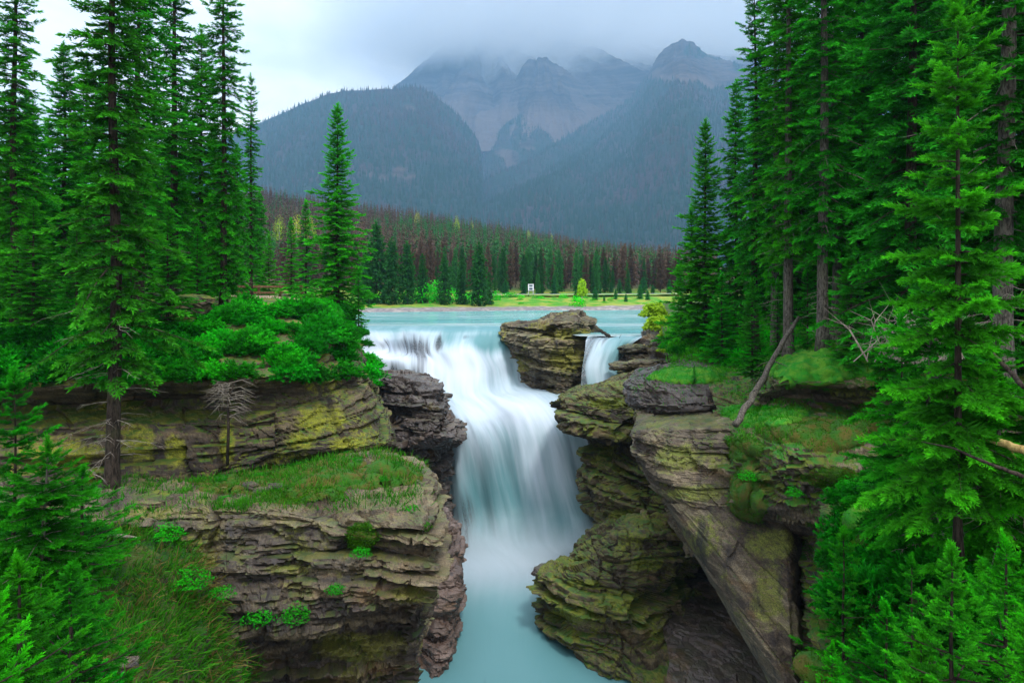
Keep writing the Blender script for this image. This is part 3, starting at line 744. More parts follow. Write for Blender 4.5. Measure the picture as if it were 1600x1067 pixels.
o = obj('river', G.reshape(-1, 3), [gridfaces(*XR.shape)[:, ::-1]], M['river'], None, {'flow': np.stack([XR, YR, 0 * XR], -1).reshape(-1, 3), 'foam_tone': foam_tone.ravel()}, True, [0, 80, RZ])
tag(o, 'milky turquoise river flowing above the falls', 'river', None, 'structure')

# the fall
C0 = [520, 565, 600, 630, 660, 695, 735, 775, 803, 840]
def frow(px, py, Y):
    n = len(px)
    py = py if isinstance(py, list) else [py] * n; Y = Y if isinstance(Y, list) else [Y] * n
    return list(zip(px, py, Y))
rowsF = [
 frow(C0, [439.8 + 4.19 * FPX / 64.5] * 10, 64.5),
 frow(C0, [514, 514, 514, 513, 513.5, 513, 512.5, 513, 514, 514], 61),
 frow(C0, [519, 519, 518, 517, 519, 518, 517, 518, 519, 519], [60.2, 60, 59.6, 60.2, 59.4, 59.2, 59.2, 59.7, 60, 60]),
 frow(C0, [530, 530, 530, 528, 530, 530, 530, 532, 532, 532], [59.6, 59.2, 58.6, 59.8, 58.6, 58, 58.2, 58.7, 59.3, 59.3]),
 frow([520, 562, 598, 630, 660, 697, 738, 778, 805, 842], [552, 550, 548, 552, 548, 550, 552, 556, 556, 556], [59, 58.6, 57.8, 59.2, 57.4, 56.4, 56.7, 57.4, 58.4, 58.4]),
 frow([520, 560, 596, 632, 664, 700, 742, 780, 807, 845], [566, 562, 558, 560, 562, 580, 585, 588, 588, 588], [57.6, 56.9, 56, 55.7, 56, 55.4, 55.5, 56.3, 57.4, 57.4]),
 frow([520, 562, 600, 636, 668, 705, 746, 786, 815, 850], [590, 588, 584, 582, 592, 612, 615, 612, 606, 604], [57.2, 56.6, 55.6, 54.8, 55, 54.3, 54.2, 54.8, 55.6, 56]),
 frow([540, 580, 615, 650, 682, 716, 756, 800, 842, 880], [622, 620, 618, 616, 626, 634, 634, 624, 616, 616], [56.4, 55.6, 54.6, 53.8, 53.6, 52.8, 52.4, 52, 52.4, 53]),
 frow([560, 600, 640, 672, 700, 730, 768, 815, 862, 905], [660, 660, 660, 655, 655, 656, 656, 640, 636, 640], [55, 54, 53, 52, 51.6, 51, 50.4, 49.8, 50.2, 51]),
 frow([575, 620, 660, 688, 712, 742, 780, 828, 885, 935], [705, 705, 705, 700, 696, 694, 690, 680, 680, 690], [54, 53, 52, 51, 50.2, 49.8, 49, 48.4, 48.8, 50]),
 frow([580, 630, 668, 694, 718, 750, 790, 842, 905, 960], [765, 765, 765, 762, 758, 755, 750, 745, 748, 755], [53, 52, 51, 50.2, 49.3, 48.8, 48, 47.4, 47.8, 49]),
 frow([580, 630, 668, 694, 720, 755, 800, 860, 930, 1000], [825, 825, 825, 822, 818, 812, 808, 806, 810, 820], [52, 51, 50, 49, 48.4, 47.8, 47, 46.3, 46.6, 48]),
 frow([560, 620, 662, 692, 720, 757, 805, 865, 940, 1020], [862, 862, 862, 862, 858, 852, 850, 852, 856, 862], [47.5, 47, 46.6, 46.2, 45.8, 45.6, 45, 44, 44, 45]),
 frow([540, 600, 650, 690, 722, 760, 808, 865, 980, 1350], 890, [43] * 10),
 frow([500, 580, 640, 690, 724, 762, 810, 865, 980, 1400], 925, [39.6] * 10),
 frow([420, 520, 610, 680, 724, 770, 820, 880, 1000, 1500], 985, [35.25] * 10),
 frow([300, 440, 570, 660, 724, 780, 840, 910, 1050, 1600], 1070, [30.5] * 10),
 frow([0, 240, 440, 590, 700, 790, 880, 980, 1150, 1900], 1360, [20.9] * 10),
]
G = net(rowsF, .16, .12)
px, py = toscreen(G)
fl = flow_attrs(G)
g3 = np.stack([fl[..., 0] * .9, fl[..., 1] * .16, 0 * px], -1)
drop = sst(516, 545, py) * sst(870, 830, py)
N = normals(G); GF = G.copy(); NF = N
G = G + N * (drop * (.7 * fbm(g3 * .8, 2, 4) + .12 * fbm(g3 * 2.6, 2, 9)))[..., None] + N * ((1 - drop) * sst(840, 880, py) * .22 * fbm(G * [.25, .12, 1], 3, 2))[..., None]
gs = lambda cx, cy, sx, sy: np.exp(-((px - cx) / sx) ** 2 - ((py - cy) / sy) ** 2)
veil = sum(.62 * gs(x_, y_, w_ * 1.5, h_ * 1.1) for x_, y_, w_, h_ in ((602, 536, 6, 12), (622, 540, 9, 15), (645, 542, 10, 18), (664, 546, 8, 20), (684, 540, 6, 14), (618, 590, 8, 20), (638, 588, 9, 24), (655, 592, 8, 22))) + .55 * gs(612, 590, 9, 22) + .7 * gs(733, 800, 20, 55) + .35 * gs(722, 845, 16, 30) + .5 * gs(688, 532, 8, 14) + .5 * gs(795, 545, 8, 26) + .45 * gs(728, 527, 16, 5) + .55 * gs(807, 590, 8, 22) + .55 * gs(846, 895, 16, 22)
foam_tone = .46 + .55 * gs(600, 555, 60, 30) + .6 * gs(715, 575, 60, 38) + .45 * gs(800, 640, 80, 28) + .2 * gs(770, 690, 90, 60) + .2 * gs(870, 760, 60, 60) - .16 * sst(690, 800, py) - .32 * sst(880, 1060, py) - .22 * gs(775, 735, 34, 70) - .15 * gs(850, 820, 60, 40) - .6 * gs(752, 535, 22, 14) - .55 * gs(790, 532, 18, 14) - .3 * gs(700, 530, 12, 16) - .30 * sst(522, 514, py) + .30 * np.exp(-((py - 868) / 45.) ** 2) + .12 * sst(960, 900, py) * sst(850, 900, py)  # foam; lower fall also whitened less, painting its shade into the colour
edge = np.ones_like(px)
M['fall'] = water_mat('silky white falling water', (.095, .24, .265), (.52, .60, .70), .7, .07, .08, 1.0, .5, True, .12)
o = obj('waterfall', G.reshape(-1, 3), [gridfaces(*px.shape)], M['fall'], None, {'flow': fl.reshape(-1, 3), 'foam_tone': foam_tone.ravel(), 'veil': np.clip(veil, 0, 1).ravel(), 'edge': edge.ravel(), 'calm': (1.0 * sst(810, 880, py)).ravel()}, True, [0, 50, -18])
tag(o, 'silky white waterfall plunging into the turquoise gorge pool', 'waterfall', None, 'structure')
# wet rock behind the fall
GB = GF - NF * (.75 + .5 * sst(545, 600, py) + .4 * sst(840, 870, py))[..., None]
GB = GB[::2, ::2][9:]
rock('falls_ledge', None, M['rockB'], 77, grid=GB, label='dark wet ledges showing through the falling water', cat='rock ledge', kind='structure', s1=1.2, s2=.4, a1=.45, a2=.12)
# little chute to the right of the pinnacle
rowsR = [frow([920, 945, 972, 1000, 1040], [440 + 4.24 * FPX / 53.4] * 5, 53.4), frow([916, 936, 956, 975, 1000], [531, 530, 530, 529, 529], [50.6] * 5), frow([914, 930, 945, 960, 980], 548, [49, 48.8, 48.8, 49, 50]), frow([910, 924, 938, 950, 970], 575, [48, 47.8, 47.8, 48, 49]), frow([906, 925, 945, 962, 990], 620, [47.2, 47, 47, 47.2, 48])]
G = net(rowsR, .14, .2); fl = flow_attrs(G); G = G + normals(G) * (.3 * fbm(np.stack([fl[..., 0] * 1.2, fl[..., 1] * .2, 0 * fl[..., 0]], -1), 3, 3))[..., None]
o = obj('side_chute', G.reshape(-1, 3), [gridfaces(*G.shape[:2])], M['fall'], None, {'flow': fl.reshape(-1, 3), 'foam_tone': (.55 + .9 * fbm(np.stack([fl[..., 0] * .8, fl[..., 1] * .25, 0 * fl[..., 0]], -1), 2, 6)).ravel(), 'veil': np.clip(.35 + 1.6 * fbm(np.stack([fl[..., 0] * 1.4, fl[..., 1] * .15, 0 * fl[..., 0]], -1), 2, 16), 0, 1).ravel(), 'edge': np.ones(G.shape[0] * G.shape[1])}, True, [8, 50, -12])
tag(o, 'narrow white chute between the rock pinnacle and the right bank', 'waterfall', None, 'structure')
# gorge bed under everything
gb = np.array([[x, y, -19.2] for y in (5, 75) for x in (-40, 40)], float)
o = obj('riverbed', gb, [np.array([[0, 1, 3, 2]])], M['rockB'], None, {'lay': np.full(4, .3)}); tag(o, None, None, None, 'structure')

# ------------------------------------------------------------------ rock masses
GB = net([[(x, y + 6, yy + .8) for x, y, yy in r_] for r_ in rowsR], .2, .2)
rock('chute_ledge', None, M['rockB'], 78, grid=GB, label='wet rock behind the narrow right hand chute', cat='rock ledge', kind='structure', s1=.8, s2=.3, a1=.5, a2=.12)
# spray hanging over the foot of the fall
m = NT('spray mist'); tc = m.n('ShaderNodeTexCoord').outputs['Object']; ln = m.n('ShaderNodeVectorMath', operation='LENGTH'); m.set(ln.inputs[0], m.scl(tc, (1 / 7.6, 1 / 7.0, 1 / 3.4)))
dn = m.math('MULTIPLY', m.ramp(m.math('ADD', m.math('SUBTRACT', 1.0, ln.outputs['Value']), m.math('MULTIPLY', m.math('SUBTRACT', m.noise(tc, .45, 3), .5), .7)), .05, 1.0), .15)
pv = m.n('ShaderNodeVolumePrincipled'); pv.inputs['Color'].default_value = (.93, .97, 1, 1); m.set(pv.inputs['Density'], dn); m.done(None, pv.outputs[0])
c0 = P(812, 862, 43.6); th = np.linspace(0, pi, 17)[:, None]; ph = np.linspace(0, 2 * pi, 32, endpoint=False)[None]
V = np.stack([np.sin(th) * np.cos(ph) * 7.4, np.sin(th) * np.sin(ph) * 6.9, np.cos(th) * 3.5 + 0 * ph], -1).reshape(-1, 3) + c0
o = obj('mist', V, [gridfaces(17, 32, True)], m.m, None, None, True, c0); tag(o, 'fine white spray hanging over the foot of the waterfall', 'mist', None, 'stuff')

rock('left_cliff', [
 [(-700, 456, 75), (-200, 456, 75), (0, 456, 75), (180, 457, 75), (330, 457, 75), (430, 458, 75), (490, 460, 75), (530, 464, 75), (548, 476, 75)],
 [(-600, 470, 42), (-150, 470, 42), (30, 468, 42), (180, 468, 42), (330, 466, 42), (430, 465, 42), (492, 470, 42), (522, 480, 44), (545, 492, 52)],
 [(-600, 475, 34), (-150, 480, 33), (40, 480, 32), (180, 478, 31), (330, 474, 31), (430, 470, 32), (485, 478, 34), (522, 490, 37), (552, 508, 48)],
 [(-600, 520, 28), (-150, 530, 27.5), (40, 530, 27), (180, 530, 26.5), (330, 525, 26.5), (430, 515, 27.5), (500, 512, 29.5), (545, 532, 34), (572, 548, 46)],
 [(-600, 590, 24), (-150, 600, 24), (40, 604, 23.4), (180, 598, 23.0), (330, 592, 23.1), (430, 588, 23.8), (520, 580, 26), (578, 585, 31), (587, 592, 45)],
 [(-600, 628, 25), (-150, 630, 26), (40, 636, 26), (180, 630, 25.8), (330, 624, 25.2), (430, 616, 24.4), (530, 615, 25.8), (593, 622, 29.5), (597, 626, 44)],
 [(-600, 660, 24), (-150, 665, 24), (40, 668, 23.8), (180, 664, 23.6), (330, 660, 23.6), (430, 656, 23.8), (545, 660, 25.2), (607, 662, 28), (604, 662, 43)],
 [(-600, 745, 23), (-150, 748, 23), (40, 750, 22.9), (180, 745, 22.7), (330, 736, 22.8), (430, 714, 23.2), (556, 703, 24.6), (614, 690, 27), (606, 692, 42)],
 [(-600, 800, 23), (-150, 800, 23), (40, 790, 23), (180, 785, 22.9), (330, 770, 23), (430, 738, 23.8), (552, 724, 25.8), (597, 716, 28.5), (598, 718, 42)],
 [(-600, 900, 24), (-150, 900, 24), (40, 880, 24), (180, 870, 24), (330, 860, 24), (430, 840, 25), (540, 830, 27), (590, 820, 30), (590, 820, 42)],
], M['rockA'], 11, .085, .5, spots=[(505, 655, 55, 28), (545, 692, 34, 12), (355, 690, 15, 42), (215, 695, 32, 44), (100, 710, 70, 28), (275, 705, 22, 30), (470, 690, 30, 18)], label='long banded cliff with lichen streaks under the left forest', cat='cliff', kind='structure', s1=1.3, s2=.26, a1=.5, a2=.14, a3=.4, bw=2.6, dip=(-.04, .0), warp=.6, rough=.07)

rock('lower_cliff', [
 [(-300, 760, 24.4), (60, 752, 24), (240, 745, 23.8), (350, 740, 23.6), (450, 728, 24.2), (550, 712, 26), (600, 708, 28), (640, 724, 28), (640, 734, 31)],
 [(-300, 770, 21), (60, 765, 21), (240, 765, 20.8), (350, 752, 20.6), (450, 742, 20.8), (550, 728, 21.3), (625, 724, 21.6), (666, 738, 21.8), (664, 748, 27)],
 [(-300, 800, 18), (60, 800, 18), (240, 795, 18.4), (350, 782, 18.4), (450, 780, 18.3), (550, 785, 18.3), (625, 788, 18.5), (672, 798, 18.8), (660, 804, 26)],
 [(-300, 830, 17.4), (60, 830, 17.4), (240, 822, 17.8), (350, 812, 17.9), (450, 812, 17.7), (550, 822, 17.5), (635, 825, 17.4), (684, 832, 17.9), (660, 836, 26)],
 [(-300, 860, 17.6), (60, 860, 17.6), (240, 858, 17.7), (350, 850, 17.9), (450, 850, 17.7), (550, 856, 17.5), (635, 862, 17.4), (681, 864, 17.9), (660, 866, 26)],
 [(-300, 910, 17.4), (60, 910, 17.4), (240, 910, 17.4), (350, 905, 17.5), (450, 905, 17.4), (550, 908, 17.3), (635, 910, 17.3), (679, 912, 17.8), (658, 912, 26)],
 [(-300, 970, 17.2), (60, 970, 17.2), (240, 975, 17.2), (350, 985, 17.3), (450, 975, 17.3), (550, 960, 17.3), (632, 946, 17.4), (675, 950, 17.9), (655, 955, 26)],
 [(-300, 1020, 17.4), (60, 1020, 17.4), (240, 1025, 17.3), (350, 1045, 17.7), (450, 1026, 18.1), (550, 1000, 18.5), (628, 980, 18.6), (664, 982, 18.9), (650, 985, 26)],
 [(-300, 1080, 17.6), (60, 1080, 17.6), (240, 1080, 17.4), (350, 1092, 17.7), (450, 1085, 18.3), (550, 1065, 18.7), (622, 1050, 18.8), (652, 1045, 19), (640, 1045, 26)],
 [(-300, 1240, 18), (60, 1240, 18), (240, 1240, 18), (350, 1240, 18.3), (450, 1240, 18.8), (550, 1240, 19.2), (615, 1240, 19.2), (645, 1240, 19.4), (630, 1240, 26)],
 [(-300, 1500, 18.4), (60, 1500, 18.4), (240, 1500, 18.4), (350, 1500, 18.6), (450, 1500, 19), (550, 1500, 19.4), (615, 1500, 19.4), (650, 1500, 19.6), (630, 1500, 26)],
], M['rockC'], 23, .055, .45, spots=[(230, 800, 60, 14), (560, 1010, 90, 30), (640, 930, 40, 16), (450, 890, 40, 10)], label='dark layered cliff with a mossy terrace in the left foreground', cat='cliff', kind='structure', s1=.62, s2=.13, a1=.46, a2=.13, a3=.45, bw=2.6, dip=(.03, .02), warp=.5, rough=.05, lump=.95, topdamp=.35)

rock('rock_outcrop', [
 [(545, 588, 56), (600, 584, 54), (640, 585, 54), (664, 590, 54), (690, 612, 56), (690, 640, 58)],
 [(560, 592, 50), (600, 588, 47), (640, 589, 46.6), (666, 592, 47.6), (690, 612, 50), (690, 640, 56)],
 [(565, 610, 49), (605, 612, 45.6), (645, 610, 45), (682, 612, 45.8), (693, 622, 49), (692, 640, 56)],
 [(570, 645, 48), (610, 645, 45), (655, 642, 44), (692, 640, 44.4), (706, 645, 48), (698, 650, 56)],
 [(572, 675, 47), (615, 675, 44.6), (660, 672, 43.6), (700, 668, 43.8), (716, 672, 47), (705, 676, 55)],
 [(574, 690, 46.6), (616, 692, 44.2), (660, 690, 43.4), (702, 686, 43.6), (719, 684, 46.6), (706, 690, 55)],
 [(576, 715, 46.6), (618, 718, 44.6), (655, 716, 44.2), (690, 708, 45), (704, 704, 47), (700, 708, 55)],
 [(578, 760, 46), (620, 760, 44), (652, 760, 43.8), (682, 755, 45.2), (700, 752, 47.2), (700, 755, 55)],
 [(580, 830, 46), (622, 830, 43.8), (655, 830, 43.6), (690, 830, 45), (704, 830, 47), (704, 830, 55)],
 [(580, 960, 46), (622, 960, 43.8), (655, 960, 43.6), (690, 960, 45), (704, 960, 47), (704, 960, 55)],
], M['rockB'], 31, .09, .55, label='dark stepped rock outcrop jutting into the falls from the left', cat='rock', s1=1.15, s2=.26, a1=.8, a2=.2, dip=(.05, 0), warp=.35, rough=.1)

rock('gorge_wall', [
 [(560, 770, 42), (620, 765, 38), (665, 770, 36.5), (692, 790, 37), (700, 800, 40), (690, 800, 48)],
 [(560, 820, 41), (620, 815, 36), (672, 812, 34), (700, 825, 34.6), (708, 840, 39), (700, 840, 48)],
 [(560, 880, 40), (620, 880, 35), (678, 880, 33), (706, 880, 33.6), (711, 885, 38), (702, 885, 48)],
 [(560, 940, 39), (620, 940, 34.4), (680, 935, 32.4), (711, 930, 33), (716, 930, 37), (704, 930, 48)],
 [(560, 1000, 39), (620, 1000, 34), (680, 1000, 31.8), (709, 1000, 32.4), (714, 1000, 36), (704, 1000, 48)],
 [(560, 1075, 39), (620, 1075, 33), (672, 1070, 30.8), (700, 1062, 31.4), (708, 1060, 35), (700, 1060, 48)],
 [(560, 1200, 39), (620, 1200, 32.4), (670, 1200, 30.4), (700, 1200, 31), (706, 1200, 35), (700, 1200, 48)],
], M['rockRed'], 37, .08, .5, label='red-brown gorge wall dropping into the water on the left', cat='cliff', kind='structure', s1=1.3, s2=.3, a1=.55, a2=.16, warp=.4, rough=.08)

rock('rock_pinnacle', [
 [(870, 486, 62), (884, 484, 59), (892, 482.5, 58), (905, 482.5, 58), (912, 484, 59), (905, 486, 62)],
 [(858, 492, 64), (868, 491, 58), (882, 489, 56), (908, 488, 56), (918, 490, 58), (910, 492, 64)],
 [(840, 499, 65), (846, 499, 58.5), (872, 499, 55.4), (905, 497, 55), (930, 498, 57), (918, 498, 65)],
 [(800, 508, 65), (788, 506, 59), (838, 505, 54.6), (895, 505, 54), (936, 505, 56.4), (922, 505, 65)],
 [(798, 522, 65), (784, 518, 58.6), (834, 518, 54.2), (892, 518, 53.8), (937, 518, 56.2), (922, 518, 65)],
 [(805, 548, 65), (798, 548, 58.4), (845, 545, 54), (895, 545, 53.6), (937, 545, 56), (922, 545, 65)],
 [(812, 575, 65), (806, 572, 58), (855, 570, 53.8), (898, 570, 53.4), (933, 568, 55.8), (920, 570, 65)],
 [(812, 600, 64), (806, 602, 57.4), (864, 600, 53.4), (898, 600, 53), (926, 595, 55.4), (915, 600, 64)],
 [(820, 640, 62), (814, 640, 56.6), (874, 640, 52.6), (900, 640, 52.4), (926, 640, 55), (915, 640, 62)],
 [(830, 720, 60), (822, 720, 55), (880, 720, 51.4), (905, 720, 51.4), (940, 720, 54), (930, 720, 60)],
], M['rockD'], 43, .10, .55, closed=True, spots=[(885, 560, 40, 26), (895, 522, 44, 12)], label='tall layered rock pinnacle standing in the river beside the falls', cat='rock', s1=1.2, s2=.3, a1=.7, a2=.24, warp=.35, dip=(.06, 0), rough=.1)

rock('bank_ledge', [
 [(1015, 504, 62), (1040, 502, 62), (1075, 500, 62), (1160, 498, 62)],
 [(1000, 526, 54.6), (1016, 512, 54), (1050, 506, 54), (1150, 506, 54)],
 [(962, 546, 51.5), (1000, 530, 50.5), (1040, 522, 50), (1150, 520, 50)],
 [(954, 560, 49.6), (1000, 552, 48.6), (1040, 546, 47.6), (1150, 542, 47)],
 [(960, 578, 48.5), (1000, 576, 47), (1040, 572, 46), (1150, 570, 45)],
 [(965, 610, 48), (1000, 615, 46.5), (1040, 610, 45.5), (1150, 610, 45)],
 [(968, 680, 48), (1000, 680, 46.5), (1040, 680, 45.5), (1150, 680, 45)],
], M['rockC'], 47, .1, .45, label='broken dark ledges on the right bank above the falls', cat='rock ledge', kind='structure', s1=.8, s2=.25, a1=.9, a2=.25, warp=.5, rough=.1)

rock('right_cliff', [
 [(905, 606, 52), (915, 604, 50), (950, 598, 49), (1000, 586, 48), (1060, 568, 47), (1130, 560, 46), (1250, 555, 44)],
 [(884, 620, 49), (878, 617, 43.6), (930, 606, 42.4), (990, 592, 41.5), (1060, 575, 40), (1130, 570, 39), (1250, 570, 38)],
 [(874, 630, 48), (867, 630, 42.6), (930, 630, 40.6), (990, 625, 39.6), (1060, 620, 38.6), (1130, 615, 37.5), (1250, 610, 37)],
 [(876, 646, 48), (868, 645, 42.2), (930, 650, 40.2), (990, 655, 39), (1060, 655, 38), (1130, 655, 37), (1250, 650, 37)],
 [(888, 672, 48), (882, 670, 42), (930, 680, 40), (990, 685, 39), (1060, 680, 38), (1130, 680, 37.4), (1250, 680, 37)],
 [(910, 692, 48), (904, 690, 42.6), (938, 702, 41), (992, 706, 39.8), (1060, 706, 38.6), (1130, 706, 38), (1250, 706, 37)],
 [(915, 740, 48), (910, 740, 42), (942, 745, 40), (992, 745, 38.6), (1060, 745, 38), (1130, 745, 38), (1250, 745, 37)],
 [(936, 790, 48), (930, 790, 41.4), (956, 795, 39.4), (1000, 795, 37.8), (1060, 800, 37.6), (1130, 800, 38), (1250, 800, 37)],
 [(954, 822, 47), (948, 822, 40.6), (975, 830, 38.8), (1010, 840, 37.4), (1065, 850, 39), (1130, 850, 46), (1250, 850, 46)],
 [(942, 870, 46), (936, 870, 40.4), (970, 880, 38.4), (1010, 900, 37.4), (1070, 900, 41), (1140, 900, 49), (1250, 900, 49)],
 [(936, 1000, 45), (930, 1000, 40), (970, 1010, 38), (1010, 1010, 37.4), (1070, 1010, 43), (1130, 1010, 50), (1250, 1010, 50)],
 [(936, 1150, 45), (930, 1150, 40), (970, 1150, 38), (1010, 1150, 37.4), (1070, 1150, 43), (1130, 1150, 50), (1250, 1150, 50)],
], M['rockE'], 53, .085, .5, spots=[(950, 630, 40, 12), (1010, 645, 40, 12), (980, 810, 40, 20)], label='layered brown and olive cliff on the right side of the gorge', cat='cliff', kind='structure', s1=1.3, s2=.34, a1=1.0, a2=.24, dip=(.10, 0), warp=.6, rough=.1)

rock('rock_buttress', [
 [(965, 806, 41), (960, 815, 38.6), (985, 806, 37.6), (1020, 800, 37), (1060, 800, 37), (1100, 800, 39), (1160, 800, 44)],
 [(930, 846, 41), (908, 840, 37.8), (950, 835, 35.4), (1000, 830, 35), (1055, 838, 35.5), (1100, 850, 40), (1160, 850, 46)],
 [(900, 876, 40), (882, 873, 36.6), (930, 870, 34.2), (990, 870, 33.8), (1045, 878, 35), (1090, 890, 41), (1160, 890, 48)],
 [(862, 900, 39.4), (845, 897, 35.8), (900, 905, 33.3), (980, 905, 33), (1040, 908, 35), (1085, 888, 41.5), (1160, 880, 42.5)],
 [(857, 935, 39), (842, 935, 35), (900, 945, 32.8), (980, 945, 32.5), (1035, 955, 34.4), (1085, 942, 36.8), (1160, 932, 37.6)],
 [(866, 970, 39), (849, 972, 34.8), (900, 980, 32.7), (980, 985, 32.4), (1040, 990, 33.4), (1095, 998, 33.2), (1175, 992, 33.6)],
 [(890, 1000, 39), (868, 1000, 34.6), (910, 1012, 32.7), (985, 1026, 31.4), (1055, 1038, 31.4), (1120, 1044, 30.9), (1200, 1044, 31)],
 [(900, 1026, 38), (884, 1024, 34.2), (925, 1044, 31.9), (985, 1070, 30.2), (1065, 1086, 29.2), (1140, 1090, 29), (1210, 1090, 29)],
 [(900, 1130, 38), (885, 1130, 34), (925, 1150, 31.6), (990, 1170, 29.9), (1070, 1180, 28.8), (1140, 1180, 28.6), (1210, 1180, 28.6)],
], M['rockE'], 59, .08, .5, spots=[(905, 912, 46, 10), (895, 958, 50, 18), (970, 940, 50, 24), (1010, 880, 40, 16)], label='mossy brown buttress standing in the turquoise pool', cat='rock', s1=1.3, s2=.34, a1=.9, a2=.2, warp=.5, dip=(.05, .02), rough=.1)

rock('cave_floor', [  # dark rock laid here puts the cave's shade into the floor colour
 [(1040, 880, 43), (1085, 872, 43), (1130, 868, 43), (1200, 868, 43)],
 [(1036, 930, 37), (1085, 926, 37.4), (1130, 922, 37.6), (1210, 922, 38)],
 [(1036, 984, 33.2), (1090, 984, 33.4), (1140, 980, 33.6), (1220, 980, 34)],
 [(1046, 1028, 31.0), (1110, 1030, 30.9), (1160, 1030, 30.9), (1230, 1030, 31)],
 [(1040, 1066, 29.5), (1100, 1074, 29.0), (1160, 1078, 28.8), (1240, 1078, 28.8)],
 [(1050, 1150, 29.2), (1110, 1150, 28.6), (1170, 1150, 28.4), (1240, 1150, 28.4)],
], M['rockB'], 60, .09, .4, label='wet rock floor of the cave under the slab, its black shade put into the colour', cat='rock floor', kind='structure', s1=1.0, s2=.3, a1=.6, a2=.15, rough=.08)

rock('rock_block#mossy', [
 [(1000, 577, 38.4), (1012, 574, 37), (1060, 564, 36.4), (1110, 562, 36), (1165, 570, 36.5), (1180, 580, 38)],
 [(986, 588, 38), (992, 590, 34.8), (1050, 583, 33.2), (1110, 580, 32.6), (1160, 586, 34), (1180, 590, 38)],
 [(984, 610, 38), (986, 612, 34), (1045, 614, 31.8), (1110, 612, 31.2), (1155, 610, 33), (1180, 610, 38)],
 [(996, 638, 38), (998, 640, 33.8), (1045, 644, 31.4), (1110, 640, 30.8), (1150, 635, 33), (1180, 636, 38)],
 [(1020, 660, 38), (1030, 660, 34.2), (1060, 664, 32.8), (1110, 658, 32.2), (1150, 652, 34), (1180, 655, 38)],
 [(1030, 700, 38), (1040, 700, 35), (1060, 700, 34), (1110, 700, 33.4), (1150, 690, 35), (1180, 690, 38)],
], M['rockB'], 61, .07, .35, label='rounded grey-brown rock block with grass on its top', cat='rock', s1=1.1, s2=.3, a1=.4, a2=.14, warp=.5, dip=(-.15, 0), rough=.07)

rock('rock_prow', [
 [(1000, 606, 39), (1010, 606, 39), (1060, 604, 39), (1110, 602, 39), (1160, 600, 39), (1190, 600, 39)],
 [(1004, 655, 38), (990, 664, 31.2), (1050, 655, 29.8), (1110, 652, 28.8), (1160, 650, 28.5), (1185, 650, 39)],
 [(1004, 672, 38), (986, 673, 30), (1045, 672, 28), (1110, 668, 27.2), (1170, 668, 27.5), (1190, 668, 39)],
 [(1010, 706, 37), (988, 706, 29.4), (1040, 708, 27.4), (1110, 706, 26.8), (1175, 706, 27), (1195, 706, 39)],
 [(1025, 748, 36), (1005, 750, 28.8), (1050, 752, 26.9), (1115, 752, 26.3), (1180, 750, 26.8), (1200, 750, 39)],
 [(1050, 788, 35), (1036, 786, 28.2), (1075, 792, 26.3), (1130, 792, 25.6), (1190, 790, 26.2), (1210, 790, 39)],
 [(1058, 806, 35), (1048, 804, 28.6), (1085, 808, 27), (1135, 808, 26.4), (1195, 806, 27), (1215, 806, 39)],
 [(1090, 870, 35), (1080, 870, 29.4), (1110, 870, 28), (1150, 870, 27.4), (1205, 870, 28), (1225, 870, 39)],
], M['rockG'], 67, .06, .5, spots=[(1065, 715, 50, 26), (1090, 770, 60, 16)], label='pale bedded rock prow overhanging the gorge', cat='rock', s1=1.25, s2=.36, a1=.34, a2=.09, warp=.25, dip=(-.03, 0), rough=.06)

rock('rock_slab', [
 [(1050, 780, 34), (1040, 786, 28), (1072, 786, 26.6), (1125, 780, 25.9), (1180, 775, 26.4), (1200, 775, 37)],
 [(1066, 822, 34), (1056, 820, 27.6), (1092, 815, 25.9), (1160, 806, 25.2), (1238, 806, 25.2), (1250, 808, 37)],
 [(1090, 862, 33.5), (1080, 862, 27), (1115, 855, 25.1), (1180, 850, 24.5), (1256, 852, 24.6), (1268, 855, 37)],
 [(1150, 962, 32), (1136, 960, 25.8), (1160, 952, 23.9), (1205, 948, 23.6), (1250, 950, 24), (1262, 960, 37)],
 [(1212, 1068, 31), (1196, 1064, 24.8), (1212, 1060, 23), (1236, 1060, 22.8), (1252, 1060, 23.6), (1265, 1060, 31)],
 [(1270, 1180, 30), (1254, 1180, 23.8), (1265, 1180, 22), (1285, 1180, 21.8), (1300, 1180, 22.6), (1310, 1180, 31)],
], M['rockG'], 71, .055, .2, spots=[(1205, 850, 50, 30), (1200, 930, 30, 60)], label='huge smooth grey slab leaning below the overhang', cat='rock', s1=2.2, s2=.35, a1=.16, a2=.05, a3=.4, warp=.2, dip=(1.1, 0), rough=.05)

